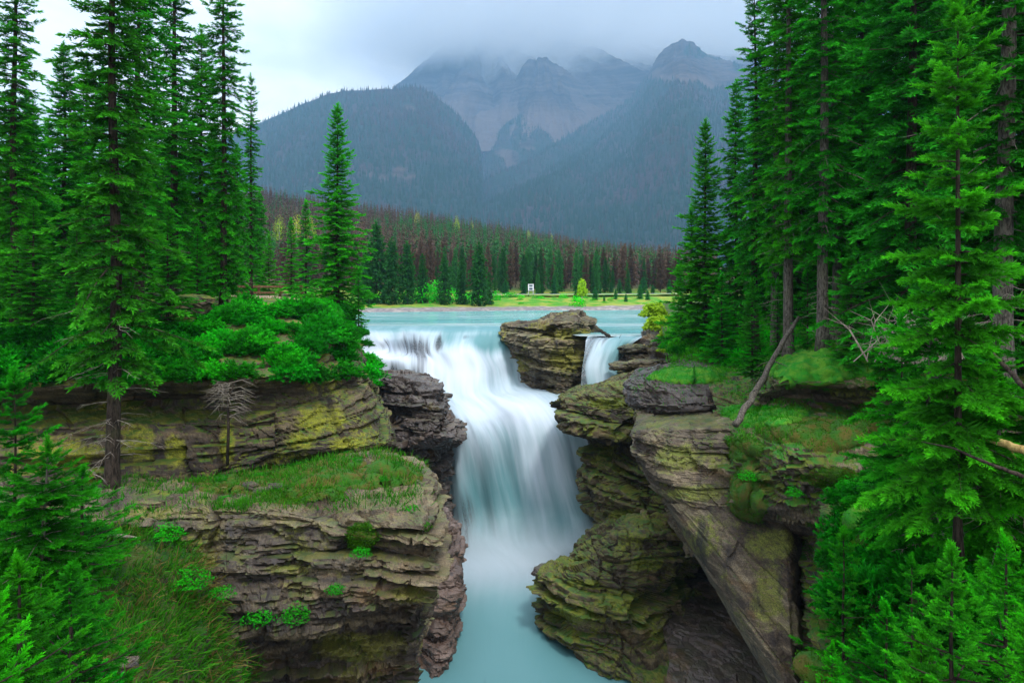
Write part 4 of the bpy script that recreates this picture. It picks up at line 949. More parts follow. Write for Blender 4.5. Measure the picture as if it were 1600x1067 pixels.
rock('right_ledges', [
 [(1100, 550, 38), (1170, 548, 37), (1240, 545, 36), (1310, 540, 35), (1380, 540, 34), (1480, 540, 34), (1750, 545, 34)],
 [(1110, 606, 31), (1170, 600, 30), (1216, 572, 27.6), (1300, 545, 27.5), (1370, 550, 27), (1480, 560, 26), (1750, 570, 25)],
 [(1115, 640, 29.5), (1170, 636, 28), (1214, 600, 25.2), (1300, 598, 24.6), (1370, 604, 24.4), (1480, 610, 24), (1750, 620, 23)],
 [(1118, 652, 29), (1172, 650, 27.6), (1224, 622, 27), (1300, 630, 27), (1370, 638, 26.6), (1480, 640, 25.4), (1750, 650, 24)],
 [(1122, 668, 28), (1170, 664, 26.2), (1225, 648, 25.4), (1300, 652, 25), (1370, 662, 24.4), (1480, 670, 23.4), (1750, 680, 22)],
 [(1125, 692, 27), (1170, 696, 24.2), (1228, 688, 22.6), (1300, 688, 22.2), (1370, 700, 21.8), (1480, 710, 21), (1750, 720, 20)],
 [(1128, 725, 26.8), (1172, 735, 23.6), (1225, 720, 21.9), (1300, 720, 21.5), (1360, 740, 21.2), (1480, 740, 20.6), (1750, 750, 20)],
 [(1130, 790, 26.8), (1168, 798, 23.8), (1220, 788, 21.9), (1290, 788, 21.4), (1340, 800, 21), (1480, 800, 20.4), (1750, 800, 20)],
 [(1150, 828, 27), (1244, 838, 25.4), (1268, 832, 23), (1290, 830, 22.2), (1340, 832, 21.4), (1480, 830, 20.4), (1750, 830, 20)],
 [(1180, 864, 27), (1250, 862, 24.8), (1272, 860, 21.8), (1290, 864, 20.9), (1330, 870, 20.6), (1480, 870, 20), (1750, 870, 20)],
 [(1200, 925, 27), (1254, 925, 24.4), (1274, 928, 21.5), (1290, 935, 20.6), (1330, 935, 20.3), (1480, 935, 20), (1750, 935, 20)],
 [(1225, 958, 27), (1252, 958, 24.6), (1272, 964, 22.4), (1295, 965, 21.2), (1330, 965, 20.6), (1480, 965, 20), (1750, 965, 20)],
 [(1240, 1064, 26), (1246, 1060, 23.4), (1268, 1060, 21), (1300, 1060, 20.2), (1340, 1060, 20), (1480, 1060, 20), (1750, 1060, 20)],
 [(1240, 1250, 26), (1246, 1250, 23.4), (1268, 1250, 20.6), (1300, 1250, 20), (1340, 1250, 20), (1480, 1250, 20), (1750, 1250, 20)],
], M['rockI'], 73, .07, .45, label='stacked moss-topped ledges below the right forest', cat='cliff', kind='structure', s1=.8, s2=.2, a1=.5, a2=.15, warp=.5, rough=.08, lump=.3)

M['soil'] = rock_mat('mossy forest soil', dark=(.02, .016, .01), mid=(.05, .038, .022), light=(.10, .075, .04), lichen=.2, stain=.1, moss=1.0, mossc=(.012, .06, .006), mossc2=(.05, .07, .01), zs=1, mz=(.25, .6), rough=.9)
rock('grassy_slope', [
 [(-500, 812, 20), (-50, 812, 19.5), (80, 812, 19), (180, 812, 18.6), (260, 818, 18.6), (330, 830, 18.8), (400, 850, 19.4)],
 [(-500, 840, 17), (-50, 840, 16.6), (80, 838, 16.8), (180, 842, 16.9), (260, 850, 17.2), (330, 870, 18), (400, 900, 19)],
 [(-500, 910, 15), (-50, 905, 15), (80, 900, 15.4), (180, 905, 15.6), (260, 910, 16), (330, 920, 16.9), (400, 960, 18.6)],
 [(-500, 1000, 13), (-50, 990, 13), (80, 985, 13.6), (180, 985, 14), (260, 985, 14.6), (330, 990, 15.8), (400, 1040, 18.2)],
 [(-500, 1100, 11), (-50, 1090, 11), (80, 1080, 11.8), (180, 1075, 12.4), (260, 1070, 13.4), (330, 1075, 14.8), (400, 1100, 18)],
 [(-500, 1350, 8), (-50, 1350, 8), (80, 1330, 9), (180, 1300, 10), (260, 1280, 11.4), (330, 1260, 13.4), (400, 1240, 18)],
], M['soil'], 83, .1, .2, label='steep grassy slope at the lower left', cat='slope', kind='structure', s1=1.2, s2=.4, a1=.25, a2=.1, lump=.5, rough=.1)

rock('forest_floor', [
 [(1012, 474, 98), (1150, 470, 98), (1300, 468, 98), (1600, 465, 98), (2300, 465, 98)],
 [(1022, 494, 62), (1150, 487, 62), (1300, 482, 62), (1600, 480, 62), (2300, 480, 62)],
 [(1034, 516, 46), (1150, 504, 46), (1300, 498, 45), (1600, 494, 44), (2300, 494, 44)],
 [(1044, 546, 38.5), (1150, 532, 37.6), (1320, 518, 36), (1600, 512, 34), (2300, 512, 32)],
 [(1052, 584, 35.6), (1150, 572, 33.8), (1320, 546, 31), (1600, 540, 29), (2300, 540, 28)],
 [(1055, 640, 35.4), (1150, 628, 33.6), (1320, 600, 30.6), (1600, 590, 27), (2300, 590, 26)],
], M['soil'], 89, .16, .2, label='mossy forest floor on the right bank', cat='ground', kind='structure', s1=1.5, s2=.5, a1=.3, a2=.12, lump=.6, rough=.1)

rock('foreground_bank', [
 [(1296, 800, 20.4), (1345, 775, 19), (1450, 740, 18), (1600, 720, 17), (2000, 700, 16)],
 [(1304, 830, 17.4), (1345, 806, 16), (1450, 790, 15), (1600, 780, 14), (2000, 770, 13)],
 [(1308, 885, 15.6), (1350, 872, 14), (1450, 862, 12.4), (1600, 850, 11.4), (2000, 850, 10.5)],
 [(1296, 965, 14), (1350, 962, 12.4), (1450, 952, 10.6), (1600, 940, 9.6), (2000, 940, 8.6)],
 [(1262, 1075, 12.4), (1350, 1070, 10.6), (1450, 1066, 9), (1600, 1060, 8), (2000, 1060, 7)],
 [(1240, 1250, 10.6), (1350, 1250, 8.6), (1450, 1250, 7.2), (1600, 1250, 6.4), (2000, 1250, 5.6)],
], M['soil'], 97, .08, .25, label='dark mossy bank at the lower right', cat='ground', kind='structure', s1=1.2, s2=.35, a1=.5, a2=.12, lump=.7, rough=.1)
# ------------------------------------------------------------------ vegetation and small things
RNG = np.random.default_rng(2024)
def sample(nets, n, pxr, pyr, seed, upmin=.5, yr=(0, 999), poly=None):
    r = np.random.default_rng(seed); ps, ns = [], []
    for nm in nets:
        G = NETS[nm]; N = normals(G); px, py = toscreen(G)
        ok = (px > pxr[0]) & (px < pxr[1]) & (py > pyr[0]) & (py < pyr[1]) & (N[..., 2] > upmin) & (G[..., 1] > yr[0]) & (G[..., 1] < yr[1])
        ps.append(G[ok]); ns.append(N[ok])
    p = np.concatenate(ps); q = np.concatenate(ns)
    if not len(p): return p, q
    d = 1.0
    i = r.integers(0, len(p), n); return p[i], q[i]

def ground_z(nets, x, y, default=None):
    best = None
    for nm in nets:
        G = NETS[nm]; N = normals(G)
        d = (G[..., 0] - x) ** 2 + (G[..., 1] - y) ** 2 + np.where(N[..., 2] < .3, 50, 0)
        k = np.unravel_index(np.argmin(d), d.shape)
        if best is None or d[k] < best[0]: best = (d[k], G[k][2])
    return best[1]

# ---- spruce prototypes
def proto_tall(seed, **kw):
    a = dict(H=20, R=2.0, cb=.06, whorl=.46, per=5, tw=.60, step=.38, shape=.55, jit=.5, gap=.45, droop=.5, lift=.3, rise=.05); a.update(kw)
    return spruce('spruce_tree', a.pop('H'), a.pop('R'), seed, SP_MID, **a)
T = [proto_tall(1), proto_tall(2, R=1.75, gap=.55, cb=.12, dead=(.02, .2, 8, 1.2)), proto_tall(3, R=2.3, gap=.4, cb=.16, dead=(.03, .22, 8, 1.3))]
D = [proto_tall(11, H=15, R=2.3, dead=(.02, .22, 7, 1.1), shape=.85, gap=.2, whorl=.30), proto_tall(12, H=15, R=2.0, dead=(.02, .2, 7, 1.1), shape=.8, gap=.25, whorl=.31), proto_tall(13, H=13, R=2.1, shape=.9, gap=.2, whorl=.28, droop=.35)]
Y = [spruce('young_spruce', 5, 1.0, 21, SP_MID, cb=.03, whorl=.2, per=5, tw=.36, step=.2, shape=.9, gap=.15, droop=.25, needle='needle'),
     spruce('young_spruce', 5, .85, 22, SP_MID, cb=.05, whorl=.22, per=5, tw=.36, step=.2, shape=.85, gap=.25, droop=.3, needle='needle')]
Tb = [proto_tall(31, H=22, R=1.9, cb=.24, gap=.35, bark='bark_grey', dead=(.06, .3, 12, 1.3)), proto_tall(32, H=22, R=2.0, cb=.18, gap=.3, bark='bark_grey', dead=(.04, .24, 12, 1.4))]
HH = {}
for l, h in ((T, 20), (Tb, 22), (Y, 5)):
    for o in l: HH[o.name] = h
for o, h in zip(D, (15, 15, 13)): HH[o.name] = h

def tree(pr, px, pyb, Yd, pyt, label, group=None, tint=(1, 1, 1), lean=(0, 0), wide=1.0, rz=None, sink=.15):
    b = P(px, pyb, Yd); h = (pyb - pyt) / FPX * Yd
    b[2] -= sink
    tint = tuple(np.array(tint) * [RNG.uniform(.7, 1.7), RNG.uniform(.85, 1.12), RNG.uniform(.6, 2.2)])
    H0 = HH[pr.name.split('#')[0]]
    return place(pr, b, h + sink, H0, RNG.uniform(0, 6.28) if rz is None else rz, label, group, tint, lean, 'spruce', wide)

# left forest, front rank
key = proto_tall(5, H=20, R=2.1, cb=.205, gap=.5, whorl=.44, trunk_r=.20, dead=(.05, .29, 30, 1.6), shape=.5, jit=.55)
HH[key.name] = 20
tree(key, 178, 782, 19.9, -290, 'tall spruce with bare dead lower branches rooted on the mossy terrace', rz=.6)
tree(T[0], 22, 500, 26, -150, 'dark spruce at the left edge, its trunk showing against the sky', tint=(1.01, 1.08, 1.15), wide=.9)
tree(D[0], 100, 492, 33, 74, 'pointed spruce whose tip rises in the sky gap on the left', tint=(1.08, 1.15, 1.22))
tree(D[1], 134, 492, 37, 92, 'slim spruce just behind the pointed one in the sky gap', tint=(0.94, 1.01, 1.08))
tree(T[2], 216, 500, 27.5, -110, 'broad dense spruce right behind the tall terrace spruce', tint=(1.08, 1.15, 1.08), wide=1.15)
tree(T[1], 272, 492, 31, -130, 'thin topped spruce between the dense one and the leaning one', tint=(1.01, 1.08, 1.08))
tree(D[1], 314, 484, 34, 50, 'spruce with a pointed tip below the leaning spruce top', tint=(1.22, 1.28, 1.22))
tree(T[0], 350, 474, 30, -110, 'leaning spruce at the edge of the left forest beside the path', tint=(1.08, 1.19, 1.15), lean=(0, .045), wide=.85, rz=2.0)
tree(T[1], 392, 464, 40, 120, 'slender spruce behind the leaning spruce near the railing', tint=(1.08, 1.22, 1.15), wide=.8)
tree(D[2], 527, 500, 40, 168, 'solitary narrow spruce standing on the cliff end beside the falls', tint=(1.1, 1.5, 1.1), wide=1.05, rz=1.1)
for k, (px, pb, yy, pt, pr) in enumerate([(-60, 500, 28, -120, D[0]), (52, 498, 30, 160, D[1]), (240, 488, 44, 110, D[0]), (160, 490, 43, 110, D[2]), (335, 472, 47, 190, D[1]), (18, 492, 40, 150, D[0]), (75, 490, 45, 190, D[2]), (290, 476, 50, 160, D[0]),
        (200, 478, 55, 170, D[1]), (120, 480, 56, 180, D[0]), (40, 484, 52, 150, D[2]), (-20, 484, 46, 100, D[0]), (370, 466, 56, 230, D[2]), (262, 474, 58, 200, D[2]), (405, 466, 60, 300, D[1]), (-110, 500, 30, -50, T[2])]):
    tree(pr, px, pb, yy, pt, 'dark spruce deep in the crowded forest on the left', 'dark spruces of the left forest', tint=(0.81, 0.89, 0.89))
for px, pb, yy, pt, k, lab in [(262, 500, 25.5, 330, 0, 'young spruce under the dense spruce, right of the terrace tree'), (120, 506, 25, 345, 1, 'young spruce left of the tall terrace spruce'), (52, 505, 25, 320, 0, 'low spruce filling the forest edge at the far left'),
        (308, 482, 28.5, 360, 1, 'young spruce beside the trunk of the leaning spruce'), (205, 498, 26, 390, 1, 'small spruce behind the bare trunk of the terrace tree'), (455, 466, 44, 345, 1, 'teal green young spruce between the railing and the solitary spruce'),
        (420, 464, 50, 370, 0, 'small spruce behind the wooden railing'), (478, 468, 52, 318, 1, 'slim young spruce just left of the solitary spruce'), (560, 512, 39, 424, 1, 'very thin sapling on the cliff end right of the solitary spruce')]:
    tree(Y[k], px, pb, yy, pt, lab, tint=(1.22, 1.42, 1.42) if px > 400 else (.9, 1, .9), wide=1.2 if px < 400 else 1.0)

# right forest
tree(D[2], 1102, 552, 38, 193, 'lone full spruce at the front of the right forest beside the river', tint=(1.08, 1.38, 1.14), wide=.95, rz=.4)
tree(Y[0], 1080, 552, 39, 335, 'young spruce tucked against the left side of the lone full spruce', tint=(0.96, 1.20, 1.08))
tree(Y[1], 1064, 545, 42, 415, 'small spruce nearest the yellow bush on the right bank', tint=(1.20, 1.44, 1.20))
tree(Y[0], 1128, 572, 35, 430, 'bushy young spruce below the lone full spruce', tint=(1.20, 1.50, 1.20), wide=1.2)
tree(T[1], 1180, 546, 34, -40, 'tall narrow spruce whose thin top stands against the mountain', tint=(0.96, 1.08, 1.02), wide=.85)
tree(D[0], 1150, 545, 37.5, 130, 'spruce between the lone full one and the tall narrow one', tint=(0.96, 1.14, 1.02), wide=.8)
tree(Tb[1], 1212, 550, 33, -70, 'tall spruce right of the narrow one against the sky', tint=(1.02, 1.20, 1.08))
tree(Tb[0], 1232, 564, 29, -170, 'spruce with a pale bare lower trunk behind the leaning dead trunk', tint=(1.02, 1.26, 1.08), rz=1)
tree(Tb[1], 1287, 545, 27, -330, 'tall spruce with a long straight grey trunk seen through its branches', tint=(0.90, 1.14, 0.96), wide=.9)
tree(Tb[0], 1306, 548, 30, -180, 'grey trunked spruce close beside the straight one', tint=(0.84, 1.02, 0.90))
tree(D[0], 1345, 548, 31, -100, 'dark dense spruce in the middle of the right forest', tint=(0.78, 0.96, 0.84))
tree(T[2], 1395, 552, 27, -220, 'big dark spruce left of the bright foreground spruce', tint=(0.72, 0.90, 0.78))
tree(D[1], 1425, 560, 22, -330, 'dark full spruce just behind the bright foreground spruce', tint=(0.78, 1.02, 0.84))
tree(Tb[1], 1572, 612, 13, -700, 'spruce with a thick pale bare trunk at the right edge', tint=(0.72, 0.90, 0.78), rz=2.5)
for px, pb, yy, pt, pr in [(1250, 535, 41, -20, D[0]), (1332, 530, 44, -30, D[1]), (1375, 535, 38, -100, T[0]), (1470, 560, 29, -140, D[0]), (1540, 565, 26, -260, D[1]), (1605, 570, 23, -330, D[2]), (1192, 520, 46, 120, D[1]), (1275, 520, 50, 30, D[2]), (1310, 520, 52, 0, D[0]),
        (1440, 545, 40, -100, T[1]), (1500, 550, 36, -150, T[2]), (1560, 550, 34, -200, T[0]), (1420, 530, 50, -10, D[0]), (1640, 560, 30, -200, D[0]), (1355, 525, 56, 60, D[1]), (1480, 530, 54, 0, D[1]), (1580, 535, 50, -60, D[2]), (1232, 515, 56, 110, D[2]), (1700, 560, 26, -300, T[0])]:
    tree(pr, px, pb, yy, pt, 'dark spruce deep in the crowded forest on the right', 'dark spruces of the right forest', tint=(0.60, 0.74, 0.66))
for px, pb, yy, pt, k, lab in [(1330, 575, 25.5, 380, 0, 'young spruce between the grey trunks and the dark overhang'), (1385, 590, 23, 330, 1, 'young spruce in front of the big dark spruce'), (1215, 560, 30, 440, 1, 'small spruce at the foot of the pale bare trunk'),
        (1175, 585, 29, 440, 0, 'thin young spruce standing in the grass left of the leaning dead trunk'), (1262, 552, 28.5, 410, 1, 'young spruce between the pale bare trunk and the straight grey one'), (1085, 610, 31.8, 572, 1, 'tiny seedling spruce growing on the rounded rock block')]:
    tree(Y[k], px, pb, yy, pt, lab, tint=(0.96, 1.20, 1.02))

# near right spruces
N1 = spruce('young_spruce', 7.2, 1.25, 51, SP_NEAR, cb=.1, whorl=.36, per=5, tw=.42, step=.12, shape=.7, gap=.3, droop=.42, lift=.3, needle='needle_bright', near=True, bark='bark', trunk_r=.06, jit=.4)
N2 = spruce('young_spruce', 5.6, 1.6, 52, SP_NEAR, cb=.22, whorl=.27, per=5, tw=.40, step=.15, shape=.6, gap=.3, droop=.45, lift=.25, needle='needle_bright', near=True, bark='bark_grey', trunk_r=.085, curve=.10, dead=(.05, .6, 18, 1.0))
N3 = spruce('spruce_sapling', 2.0, .62, 53, SP_NEAR, cb=.03, whorl=.17, per=5, tw=.24, step=.12, shape=.8, gap=.15, droop=.12, lift=.2, rise=.3, needle='needle_bright', near=True, trunk_r=.022)
N4 = spruce('spruce_sapling', 2.4, .55, 54, SP_NEAR, cb=.05, whorl=.2, per=4, tw=.22, step=.13, shape=.7, gap=.25, droop=.2, lift=.2, rise=.25, needle='needle_bright', near=True, trunk_r=.02)
for o, h in ((N1, 7.2), (N2, 5.6), (N3, 2.0), (N4, 2.4)): HH[o.name] = h
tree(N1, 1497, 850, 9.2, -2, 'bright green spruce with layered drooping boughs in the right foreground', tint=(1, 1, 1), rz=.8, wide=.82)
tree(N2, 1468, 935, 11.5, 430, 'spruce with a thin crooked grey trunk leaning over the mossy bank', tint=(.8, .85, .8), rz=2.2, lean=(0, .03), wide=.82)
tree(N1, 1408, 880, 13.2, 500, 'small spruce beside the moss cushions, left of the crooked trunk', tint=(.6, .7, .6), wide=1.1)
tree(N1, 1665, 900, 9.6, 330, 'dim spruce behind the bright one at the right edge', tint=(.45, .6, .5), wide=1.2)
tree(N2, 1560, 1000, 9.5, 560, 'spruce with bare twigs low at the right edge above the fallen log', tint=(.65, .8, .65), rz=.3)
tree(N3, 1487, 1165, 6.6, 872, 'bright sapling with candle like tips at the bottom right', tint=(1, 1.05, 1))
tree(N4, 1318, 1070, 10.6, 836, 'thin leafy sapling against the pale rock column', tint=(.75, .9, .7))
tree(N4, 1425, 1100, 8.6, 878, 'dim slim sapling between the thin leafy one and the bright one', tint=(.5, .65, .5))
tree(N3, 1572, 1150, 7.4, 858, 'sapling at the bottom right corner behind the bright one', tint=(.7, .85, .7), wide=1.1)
tree(N3, 1385, 1160, 8, 955, 'low spruce sapling near the bottom edge under the slim sapling', tint=(.65, .8, .65), wide=1.2)
tree(N3, 1625, 1180, 6.4, 930, 'sapling cut by the right edge at the bottom corner', tint=(.8, .95, .8))
tree(N3, 1300, 1130, 9.6, 1010, 'tiny spruce at the foot of the rock column near the bottom edge', tint=(.9, 1, .9))
tree(N3, 1440, 1190, 6.8, 1000, 'small sapling left of the bright sapling at the bottom edge', tint=(.8, .9, .8))
tree(N3, 1530, 1010, 9.8, 800, 'mid green sapling under the bare twigs of the right edge', tint=(.6, .75, .6))
# near left spruces
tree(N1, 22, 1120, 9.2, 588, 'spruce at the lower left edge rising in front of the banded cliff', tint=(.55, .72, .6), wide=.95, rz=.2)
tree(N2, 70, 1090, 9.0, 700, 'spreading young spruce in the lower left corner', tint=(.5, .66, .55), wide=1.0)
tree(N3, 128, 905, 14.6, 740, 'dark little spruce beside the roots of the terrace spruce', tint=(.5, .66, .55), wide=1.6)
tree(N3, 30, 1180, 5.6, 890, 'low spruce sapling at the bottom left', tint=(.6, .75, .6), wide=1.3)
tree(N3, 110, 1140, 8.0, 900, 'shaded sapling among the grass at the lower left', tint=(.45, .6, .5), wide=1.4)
tree(N3, -42, 1250, 3.3, 860, 'brightest spruce sapling reaching in from the left edge', tint=(1.3, 1.2, 1), wide=.85, rz=1.3)

# ---- far conifers on the hill
def far_conifer(name, seed, H, R, needle, gap, shape, whorl, cb=.06):
    o = spruce(name, H, R, seed, TW_FAR, cb=cb, whorl=whorl, per=5, tw=1.0, step=.75, shape=shape, gap=gap, droop=.3, lift=.1, needle=needle, trunk_r=.13); HH[o.name] = H; return o
FG = [far_conifer('conifer', 101, 12, 1.9, 'needle_far', .2, .8, .45), far_conifer('conifer', 102, 12, 1.6, 'needle_far', .25, .75, .5), far_conifer('conifer', 103, 12, 1.4, 'needle_far', .3, .8, .5)]
FD = [far_conifer('dead_conifer', 111, 12, 1.2, 'dead_needle', .4, .6, .6, .15), far_conifer('dead_conifer', 112, 12, 1.1, 'dead_needle', .45, .6, .65, .2)]
def hz_(x, y): return float(hill(np.array([x]), np.array([y]))[0])
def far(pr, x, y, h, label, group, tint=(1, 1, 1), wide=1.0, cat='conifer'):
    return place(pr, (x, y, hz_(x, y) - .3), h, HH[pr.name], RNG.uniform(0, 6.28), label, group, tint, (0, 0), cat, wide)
for px, yy, pt, k, lab in [(588, 104, 350, 0, 'tall dark conifer on the far shore nearest the solitary spruce'), (612, 103, 372, 1, 'conifer on the far shore, second from the solitary spruce'), (636, 104, 380, 0, 'brownish green conifer left of the bright green bushes on the far shore'), (660, 106, 400, 2, 'slim conifer just left of the bright green bushes'),
        (694, 104, 398, 1, 'conifer between the two bright green bushes'), (722, 105, 405, 2, 'slim dark conifer right of the bright bushes on the far shore'), (748, 103, 378, 0, 'broad dark conifer at the edge of the open far meadow'), (572, 103, 392, 1, 'conifer half hidden behind the solitary spruce'), (764, 106, 425, 2, 'small conifer on the right skirt of the broad dark one')]:
    x = (px - 800) / FPX * yy; h = (475 - pt) / FPX * yy
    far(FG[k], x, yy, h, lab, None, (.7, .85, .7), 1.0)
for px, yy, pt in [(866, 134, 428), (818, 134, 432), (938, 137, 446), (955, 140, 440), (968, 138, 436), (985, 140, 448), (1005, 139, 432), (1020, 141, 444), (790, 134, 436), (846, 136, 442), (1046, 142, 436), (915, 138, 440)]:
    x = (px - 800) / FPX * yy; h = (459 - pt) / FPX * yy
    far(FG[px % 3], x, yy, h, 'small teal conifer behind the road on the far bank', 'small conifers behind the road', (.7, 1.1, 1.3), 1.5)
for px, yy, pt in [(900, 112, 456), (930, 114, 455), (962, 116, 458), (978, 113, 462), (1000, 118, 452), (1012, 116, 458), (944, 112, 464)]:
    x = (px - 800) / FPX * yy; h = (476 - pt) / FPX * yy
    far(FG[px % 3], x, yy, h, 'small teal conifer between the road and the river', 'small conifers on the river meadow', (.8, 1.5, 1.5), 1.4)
# hillside: the nearest couple of hundred one by one, the rest as one mass
pts = []
r = np.random.default_rng(77)
while len(pts) < 5200:
    y = 132 + 330 * r.random() ** .8; px = r.uniform(330, 1120); x = (px - 800) / FPX * y
    if y < shoreY(x) + 36: continue
    pts.append((x, y, px))
pts.sort(key=lambda t: t[1])
deadness = lambda x, y: vn(np.array([[x / 38., y / 55., 3.3]]), 5)[0]
ni = 0; rest = []
for x, y, px in pts:
    dd = deadness(x, y); dead = r.random() < np.clip((dd - .22) * 2.8, .2, .88)
    h = r.uniform(5, 11.5) * (1 if not dead else 1.1) * (1 if y > 175 else .8)
    if ni < 225 and 400 < px < 1062:
        ni += 1
        if dead: far(FD[ni % 2], x, y, h, 'rust brown dead conifer standing on the hillside beyond the river', 'dead conifers on the far hillside', tuple(np.array([1, 1, 1]) * r.uniform(.7, 1.2)), .8, cat='dead conifer')
        else: far(FG[ni % 3], x, y, h, 'green conifer standing among dead ones on the hillside beyond the river', 'green conifers on the far hillside', tuple(np.array([1, 1, 1]) * r.uniform(.6, 1.4)), .72)
    else: rest.append((x, y, h, dead))
LOW = []
for sd_, dead in ((201, 0), (202, 0), (203, 1), (204, 1)):
    rr = np.random.default_rng(sd_); n = 95; z = rr.uniform(.12, .98, n); R = (.11 if dead else .15) * (1 - z) ** .75 + .01; a = rr.uniform(0, 6.28, n)
    R = R * rr.uniform(.6, 1.2, n)
    o_ = np.stack([0 * z, 0 * z, z], -1); e_ = np.stack([np.cos(a) * R, np.sin(a) * R, z - R * .35], -1)
    s_ = np.stack([-np.sin(a), np.cos(a), .6 * rr.normal(size=n)], -1) * (.022 if dead else .034); s_ = s_ * (1.2 - z)[:, None]
    V = np.stack([o_ + [0, 0, .02], e_ + s_, e_ - s_], 1).reshape(-1, 3)
    A = np.stack([.1 + 0 * z, .5 + .5 * z, .5 + .5 * z], 1).reshape(-1)
    tv = np.array([[.008, 0, 0], [-.004, .007, 0], [-.004, -.007, 0], [0, 0, 1.0]]); V = np.vstack([V, tv]); A = np.concatenate([A, [0] * 4])
    nT = 3 * n; Tt = np.vstack([np.arange(nT).reshape(-1, 3), np.array([[0, 1, 3], [1, 2, 3], [2, 0, 3]]) + nT])
    LOW.append((V, Tt, A))
for dead, nm, lab in ((False, 'hillside_forest', 'green conifers massed on the hillside far beyond the river'), (True, 'dead_forest', 'rust brown dead conifers massed on the hillside far beyond the river')):
    L = [q for q in rest if q[3] == dead]
    Pz = np.array([[x, y, 0] for x, y, h, d in L]); Pz[:, 2] = hill(Pz[:, 0], Pz[:, 1]) - .3
    X = np.tile([0, 0, 1.], (len(L), 1)); th = r.uniform(0, 6.28, len(L))
    # templates stand along +Z: stamp maps X axis, so turn the template
    tm = [(v[:, [2, 0, 1]], t, a) for v, t, a in (LOW[2:] if dead else LOW[:2])]
    V, Tt, A = stamp(tm, Pz, X + r.normal(0, .015, X.shape), np.stack([np.cos(th), np.sin(th), 0 * th], -1), np.array([q[2] for q in L]), r, r.uniform(.4, 1.1, len(L)))
    o = obj(nm, V, [Tt], M['dead_needle' if dead else 'needle_far'], None, {'tip': np.clip(A, 0, 1)}, False, [0, 250, 0]); tag(o, lab, 'forest', None, 'stuff')

# birches and poplars
def birch(name, seed, H, R, mat, n=900, trunk=True):
    root = empty(name); rr = np.random.default_rng(seed)
    V, Q, A = leaf_tri(seed, n, .16, (R, R, H * .62)); V = V + [0, 0, H * .38]
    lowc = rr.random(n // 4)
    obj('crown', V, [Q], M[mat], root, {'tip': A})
    a = Acc(); a.tube(np.array([[0, 0, 0], [.05, .02, H * .3], [.02, 0, H * .6], [0, 0, H * .9]]), [.11, .09, .06, .02], 6)
    for k in range(5):
        t = rr.uniform(0, 6.28); z = H * rr.uniform(.35, .6); a.tube(np.array([[0, 0, z], [cos(t) * R * .4, sin(t) * R * .4, z + R * .6], [cos(t) * R * .7, sin(t) * R * .7, z + R * 1.3]]), [.04, .025, .01], 4)
    a.obj('trunk', M['birch'], root, True); HH[root.name] = H; return root
B = [birch('aspen', 301, 9, 1.8, 'yleaf'), birch('aspen', 302, 9, 1.5, 'yleaf')]
for k, (px, yy, pt, lab) in enumerate([(436, 200, 294, 'leftmost yellow aspen at the top of the hill'), (463, 205, 298, 'second yellow aspen at the top left of the hill'), (484, 210, 302, 'third yellow aspen at the top left of the hill, beside the solitary spruce'), (714, 330, 336, 'large yellow aspen in the middle of the hill ridge'), (652, 370, 330, 'pale yellow aspen on the ridge left of the large one'), (737, 390, 346, None), (826, 400, 358, 'yellow aspen on the ridge above the road sign'), (862, 410, 366, None), (915, 415, 374, None), (1000, 415, 386, None), (928, 185, 402, 'pale yellow aspen in the lower right of the hillside'), (957, 215, 408, 'small yellow aspen right of the pale one on the hillside')]):
    x = (px - 800) / FPX * yy; z = hz_(x, yy); h = min(12, max(6, (HOR - pt) / FPX * yy - z))
    place(B[k % 2], (x, yy, z), h, 9, k * 1.7, lab or 'small yellow aspen on the ridge of the hill', None if lab else 'yellow aspens on the ridge', (.75, .85, .8) if k % 3 else (.6, .85, .6), (0, 0), 'aspen', .8)
pz = (909 - 800) / FPX * 106; PB = birch('poplar', 305, 3.9, .85, 'yleaf', 1100)
place(PB, (pz, 106, hz_(pz, 106)), 3.9, 3.9, 0, 'bright yellow green poplar on the far bank above the pinnacle', None, (.65, 1.05, .6), (0, 0), 'poplar', 1.0)

# leafy bushes of the far bank
LB = [leafy('leafy_bush', 401, 500, .09, (1, 1, 1.0), 'leaf'), leafy('leafy_bush', 402, 420, .09, (1, 1, .8), 'leaf')]
def bush(k, loc, s, label, group=None, tint=(1, 1, 1), stretch=1.0):
    o = place(LB[k], loc, s, 1, RNG.uniform(0, 6.28), label, group, tint, (0, 0), 'bush'); o.scale = (s, s, s * stretch); return o
for px, yy, s, st, tint, lab in [(665, 107, 2.6, 1.6, (.5, 1, .5), 'large bright green bush between dark conifers on the far shore'), (680, 108, 2.0, 1.7, (.6, 1.1, .4), 'bright bush right of the largest one on the far shore'), (709, 108, 1.8, 1.7, (.6, 1.1, .5), 'narrow bright bush between slim conifers on the far shore'), (737, 108, 1.7, 1.4, (.7, 1.1, .4), 'bright bush beside the broad dark conifer'),
        (797, 118, 1.6, .9, (.35, .8, .4), 'low round green bush in the open far meadow'), (903, 104, 1.3, 1.8, (.8, 1.3, .4), 'green bush at the foot of the yellow poplar'), (772, 112, 1.3, 1.2, (.5, 1, .4), 'green bush at the left end of the far meadow')]:
    x = (px - 800) / FPX * yy; bush(px % 2, (x, yy, hz_(x, yy) - .1), s, lab, None, tint, st)
for px, yy, s_ in [(575, 111, 1.5), (600, 112, 1.3), (626, 112, 1.6), (648, 113, 1.4), (725, 112, 1.6), (752, 113, 1.5), (690, 114, 1.8), (815, 117, .8), (845, 116, .7), (880, 117, .9)]:
    x = (px - 800) / FPX * yy; bush(px % 2, (x, yy, hz_(x, yy) - .1), s_, 'lime green bush in the bright meadow behind the far shore', 'lime bushes of the far meadow', (.9, 1.3, .4), 1.1)
